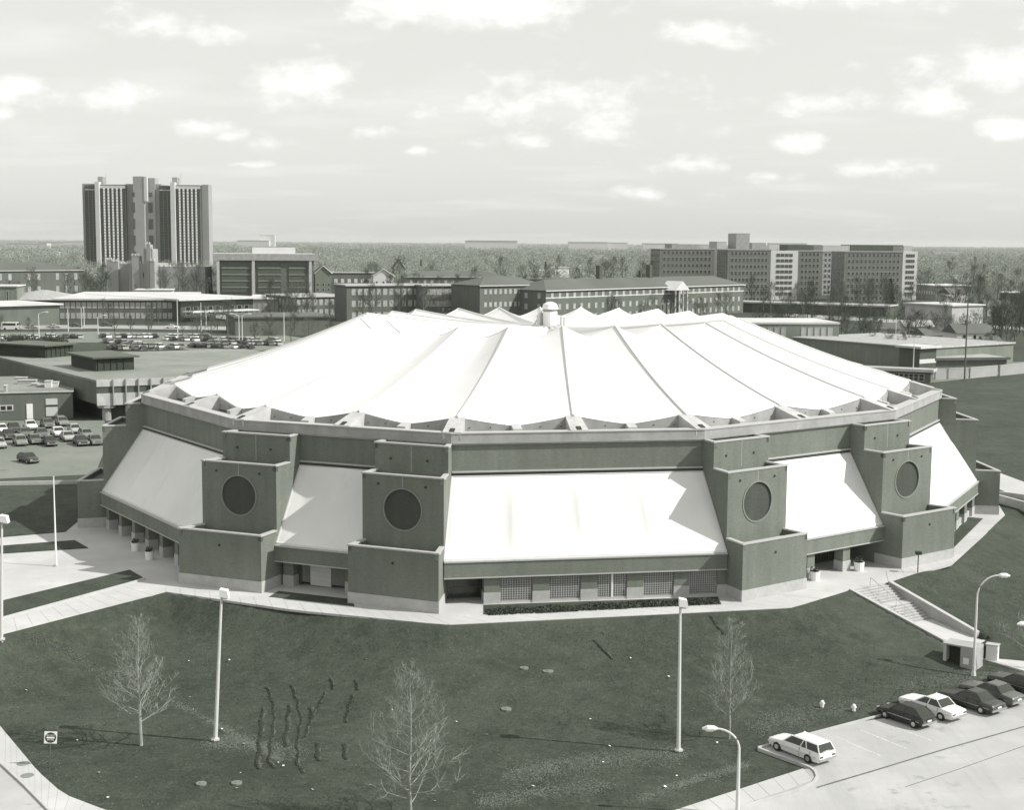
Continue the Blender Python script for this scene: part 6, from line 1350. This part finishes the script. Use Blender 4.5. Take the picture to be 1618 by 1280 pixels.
for i, (px, py, tp, r_) in enumerate(((1524, 600, 478, .2), (1442, 604, 537, .13), (1414, 560, 502, .12), (1290, 556, 507, .13), (1217, 540, 499, .12), (1540, 548, 500, .13))):
    thin_pole(['tallest dark utility pole, in front of the yard walls', 'pale pole at the corner of the workshop', 'thin pole in the trees left of the workshop', 'dark pole in front of the pale brick block', 'pale thin pole left of the pale brick block', 'thin pole behind the white house'][i], px, py, tp, r_, M_barkd if i in (0, 3, 5) else M_pole, 0, 'pole', 'poles on the right')
p = P2(395, 517); t = thing('banner_board', 'white tapered board on posts beside the far road', 'board', (p.x - 12, p.y, 0)); mb = MB(); mb.prism([(0, 0), (0, .2), (9, .2), (9, 0)], 0, 0.01); mb = MB(); mb.add([(0, 0, 3.2), (9, 0, 2.0), (9, 0, 4.4), (0, 0, 4.2), (0, .2, 3.2), (9, .2, 2.0), (9, .2, 4.4), (0, .2, 4.2)], [(0, 1, 2, 3), (7, 6, 5, 4), (0, 4, 5, 1), (1, 5, 6, 2), (2, 6, 7, 3), (3, 7, 4, 0)]); mb.build('panel', M_white, t); mb = MB(); mb.tube([(9, .1, 0), (9, .1, 4.6)], .12, 5); mb.build('post', M_frame, t)
# ---- cars in the left lots
PR = {}
def carcopy(kind, col, px, py, rz, label, group, z=.034):
    k = (kind, col); p = P2(px, py)
    if k not in PR: PR[k] = car(kind, col, label, (p.x, p.y, z), rz, group); return PR[k]
    return dup(PR[k], (p.x, p.y, z), rz, label, group)
FR = -math.radians(62)
g1 = 'cars in the row beside the low service wing'; g2 = 'cars in the nearer row of the left lot'
for px, py, c, k, lab in ((2, 684, 'white', 'sedan', 'white car cut off by the left edge, row beside the service wing'), (22, 682, 'dark', 'sedan', 'dark car second from the left in the row beside the service wing'), (48, 678, 'white', 'sedan', 'white saloon in front of the white service door'),
                          (75, 675, 'mid', 'sedan', 'grey saloon in front of the overhead service door'), (98, 672, 'grey', 'wagon', 'grey estate car at the right end of the service wing row')):
    carcopy(k, c, px, py, FR, lab, g1)
for px, py, c, k, lab in ((-2, 707, 'silver', 'sedan', 'silver grey car cut off by the left edge in the nearer row'), (14, 693, 'dark', 'sedan', 'dark car leftmost in the back file of the nearer row'), (32, 703, 'grey', 'wagon', 'grey estate car left of centre in the nearer row'), (55, 701, 'mid', 'compact', 'small dull car beside the grey estate in the nearer row'),
                          (66, 691, 'mid', 'sedan', 'dull dark saloon in the middle of the nearer row'), (92, 689, 'white', 'sedan', 'white saloon in the nearer row left of the brick tower'), (107, 696, 'silver', 'sedan', 'silver saloon in front of the white one in the nearer row'), (40, 690, 'mid', 'sedan', 'dull saloon second in the back file of the nearer row'), (-4, 696, 'dark', 'compact', 'dark small car at the left edge in the back file'), (79, 704, 'dark', 'compact', 'dark small car front middle of the nearer row'), (128, 703, 'dark', 'sedan', 'dark saloon front right of the nearer row'), (150, 702, 'mid', 'sedan', 'dull saloon half hidden by the brick tower, front'), (118, 684, 'silver', 'compact', 'small silver car behind in the nearer row'), (136, 692, 'grey', 'wagon', 'grey estate car last before the brick tower')):
    carcopy(k, c, px, py, FR, lab, g2)
carcopy('compact', 'dark', 45, 731, FR + .3, 'lone dark car driving across the left lot', None, )
g3 = 'vehicles on the far left road'
for px, py, c, k, lab in ((50, 519, 'silver', 'sedan', 'pale car behind the white van on the far road'), (85, 518, 'silver', 'sedan', 'pale car right of the first on the far road'), (120, 517, 'dark', 'sedan', 'first dark car on the far road'), (168, 516, 'dark', 'sedan', 'second dark car on the far road'), (272, 519, 'white', 'sedan', 'white car on the far road near the canopy')):
    carcopy(k, c, px, py, 0, lab, g3)
p = P2(18, 521); t = thing('van', 'white van on the far left road', 'van', (p.x, p.y, .04), 0, g3); sub(t, 'body', M_white, -3, -1, .5, 2.2, 1, 2.5); sub(t, 'bonnet', M_white, 2.2, -1, .5, 3.3, 1, 1.5); sub(t, 'windscreen', M_glass, 2.201, -.9, 1.52, 2.5, .9, 2.3); sub(t, 'window', M_glass, -2.6, -1.04, 1.5, 1.8, -1.001, 2.2)
for x in (-1.9, 1.9): mb = MB(); mb.tube([(x, -1.03, .36), (x, -.7, .36)], .36, 10); mb.build('wheel', M_black, t)
# the crowded far lot: light meshes, one object per car
fl_pr = {}
def smallcar(col, px, py, rz, lab):
    if col not in fl_pr:
        b_ = MB(); b_.hexa([(-2.3, -.85, .25), (2.3, -.85, .25), (2.3, .85, .25), (-2.3, .85, .25)], [(-2.2, -.8, .88), (2.2, -.8, .8), (2.2, .8, .8), (-2.2, .8, .88)]); b_.hexa([(-.95, -.62, 1.32), (.55, -.62, 1.32), (.55, .62, 1.32), (-.95, .62, 1.32)], [(-.85, -.55, 1.4), (.45, -.55, 1.4), (.45, .55, 1.4), (-.85, .55, 1.4)])
        g_ = MB(); g_.hexa([(-1.6, -.76, .86), (1.3, -.76, .86), (1.3, .76, .86), (-1.6, .76, .86)], [(-1.0, -.6, 1.318), (.6, -.6, 1.318), (.6, .6, 1.318), (-1.0, .6, 1.318)])
        fl_pr[col] = (b_.mesh('body', paint(col, 0)), g_.mesh('window', M_glass))
    p = P2(px, py); t = thing('parked_car', '%s car, %s' % ({'mid': 'dull'}.get(col, col), lab), 'car', (p.x, p.y, .03), rz, 'cars in the crowded far lot')
    link(fl_pr[col][0], 'body', t); link(fl_pr[col][1], 'window', t)
rc = random.Random(9)
FAR_ROWS = ((165, 225, 541, 547, 9, 'row behind the farther roof screen'), (185, 290, 548, 551, 13, 'row behind the nearer roof screen'), (210, 275, 553, 556, 9, 'second row behind the nearer screen'), (150, 330, 533.5, 535, 22, 'back row of the far lot'), (260, 300, 538, 539, 5, 'short row in the far lot'),
  (290, 440, 539, 541, 20, 'long row left of the roof slope'), (330, 450, 544, 546, 18, 'second long row by the roof slope'), (300, 400, 549, 551, 12, 'nearest row by the roof slope'), (70, 150, 534, 535, 8, 'row behind the raised roof'), (0, 70, 536, 537, 8, 'row at the left edge of the far lot'), (225, 268, 558.5, 560, 5, 'row beside the dark thicket'), (172, 200, 552, 553, 4, 'short row left of the nearer screen'))
for (x0, x1, y0, y1, n, rl) in FAR_ROWS:
    for i in range(n):
        if rc.random() < .22: continue
        smallcar(rc.choice(['white', 'silver', 'silver', 'grey', 'dark', 'mid', 'cream', 'white']), x0 + (x1 - x0) * (i + .5) / n + rc.uniform(-1, 1), y0 + (y1 - y0) * (i + .5) / n + rc.uniform(-.35, .35), FR + rc.choice([0, math.pi]) + rc.uniform(-.05, .05), '%s place from the left, %s' % (ORD[i], rl))
# ================================================================== AIR
mb = MB(); mb.box(-33000, -9000, -6, 33000, 36000, 112); hz = mb.build('haze', bpy.data.materials.new('haze'), None, 'stuff'); tag(hz, 'thin pale haze over the whole view', 'haze')
hm = hz.data.materials[0]; hm.use_nodes = True; hm.node_tree.nodes.clear(); ho = hm.node_tree.nodes.new('ShaderNodeOutputMaterial'); pv = hm.node_tree.nodes.new('ShaderNodeVolumePrincipled')
pv.inputs['Color'].default_value = (.93, .95, .93, 1); pv.inputs['Density'].default_value = 5e-5; pv.inputs['Anisotropy'].default_value = 0.1
hm.node_tree.links.new(pv.outputs[0], ho.inputs['Volume'])
for o in WORLD_ROOTS: del o['_w']
print('wood clumps', NWOOD, 'trees', NT, 'tris', sum(len(m.polygons) for m in bpy.data.meshes))
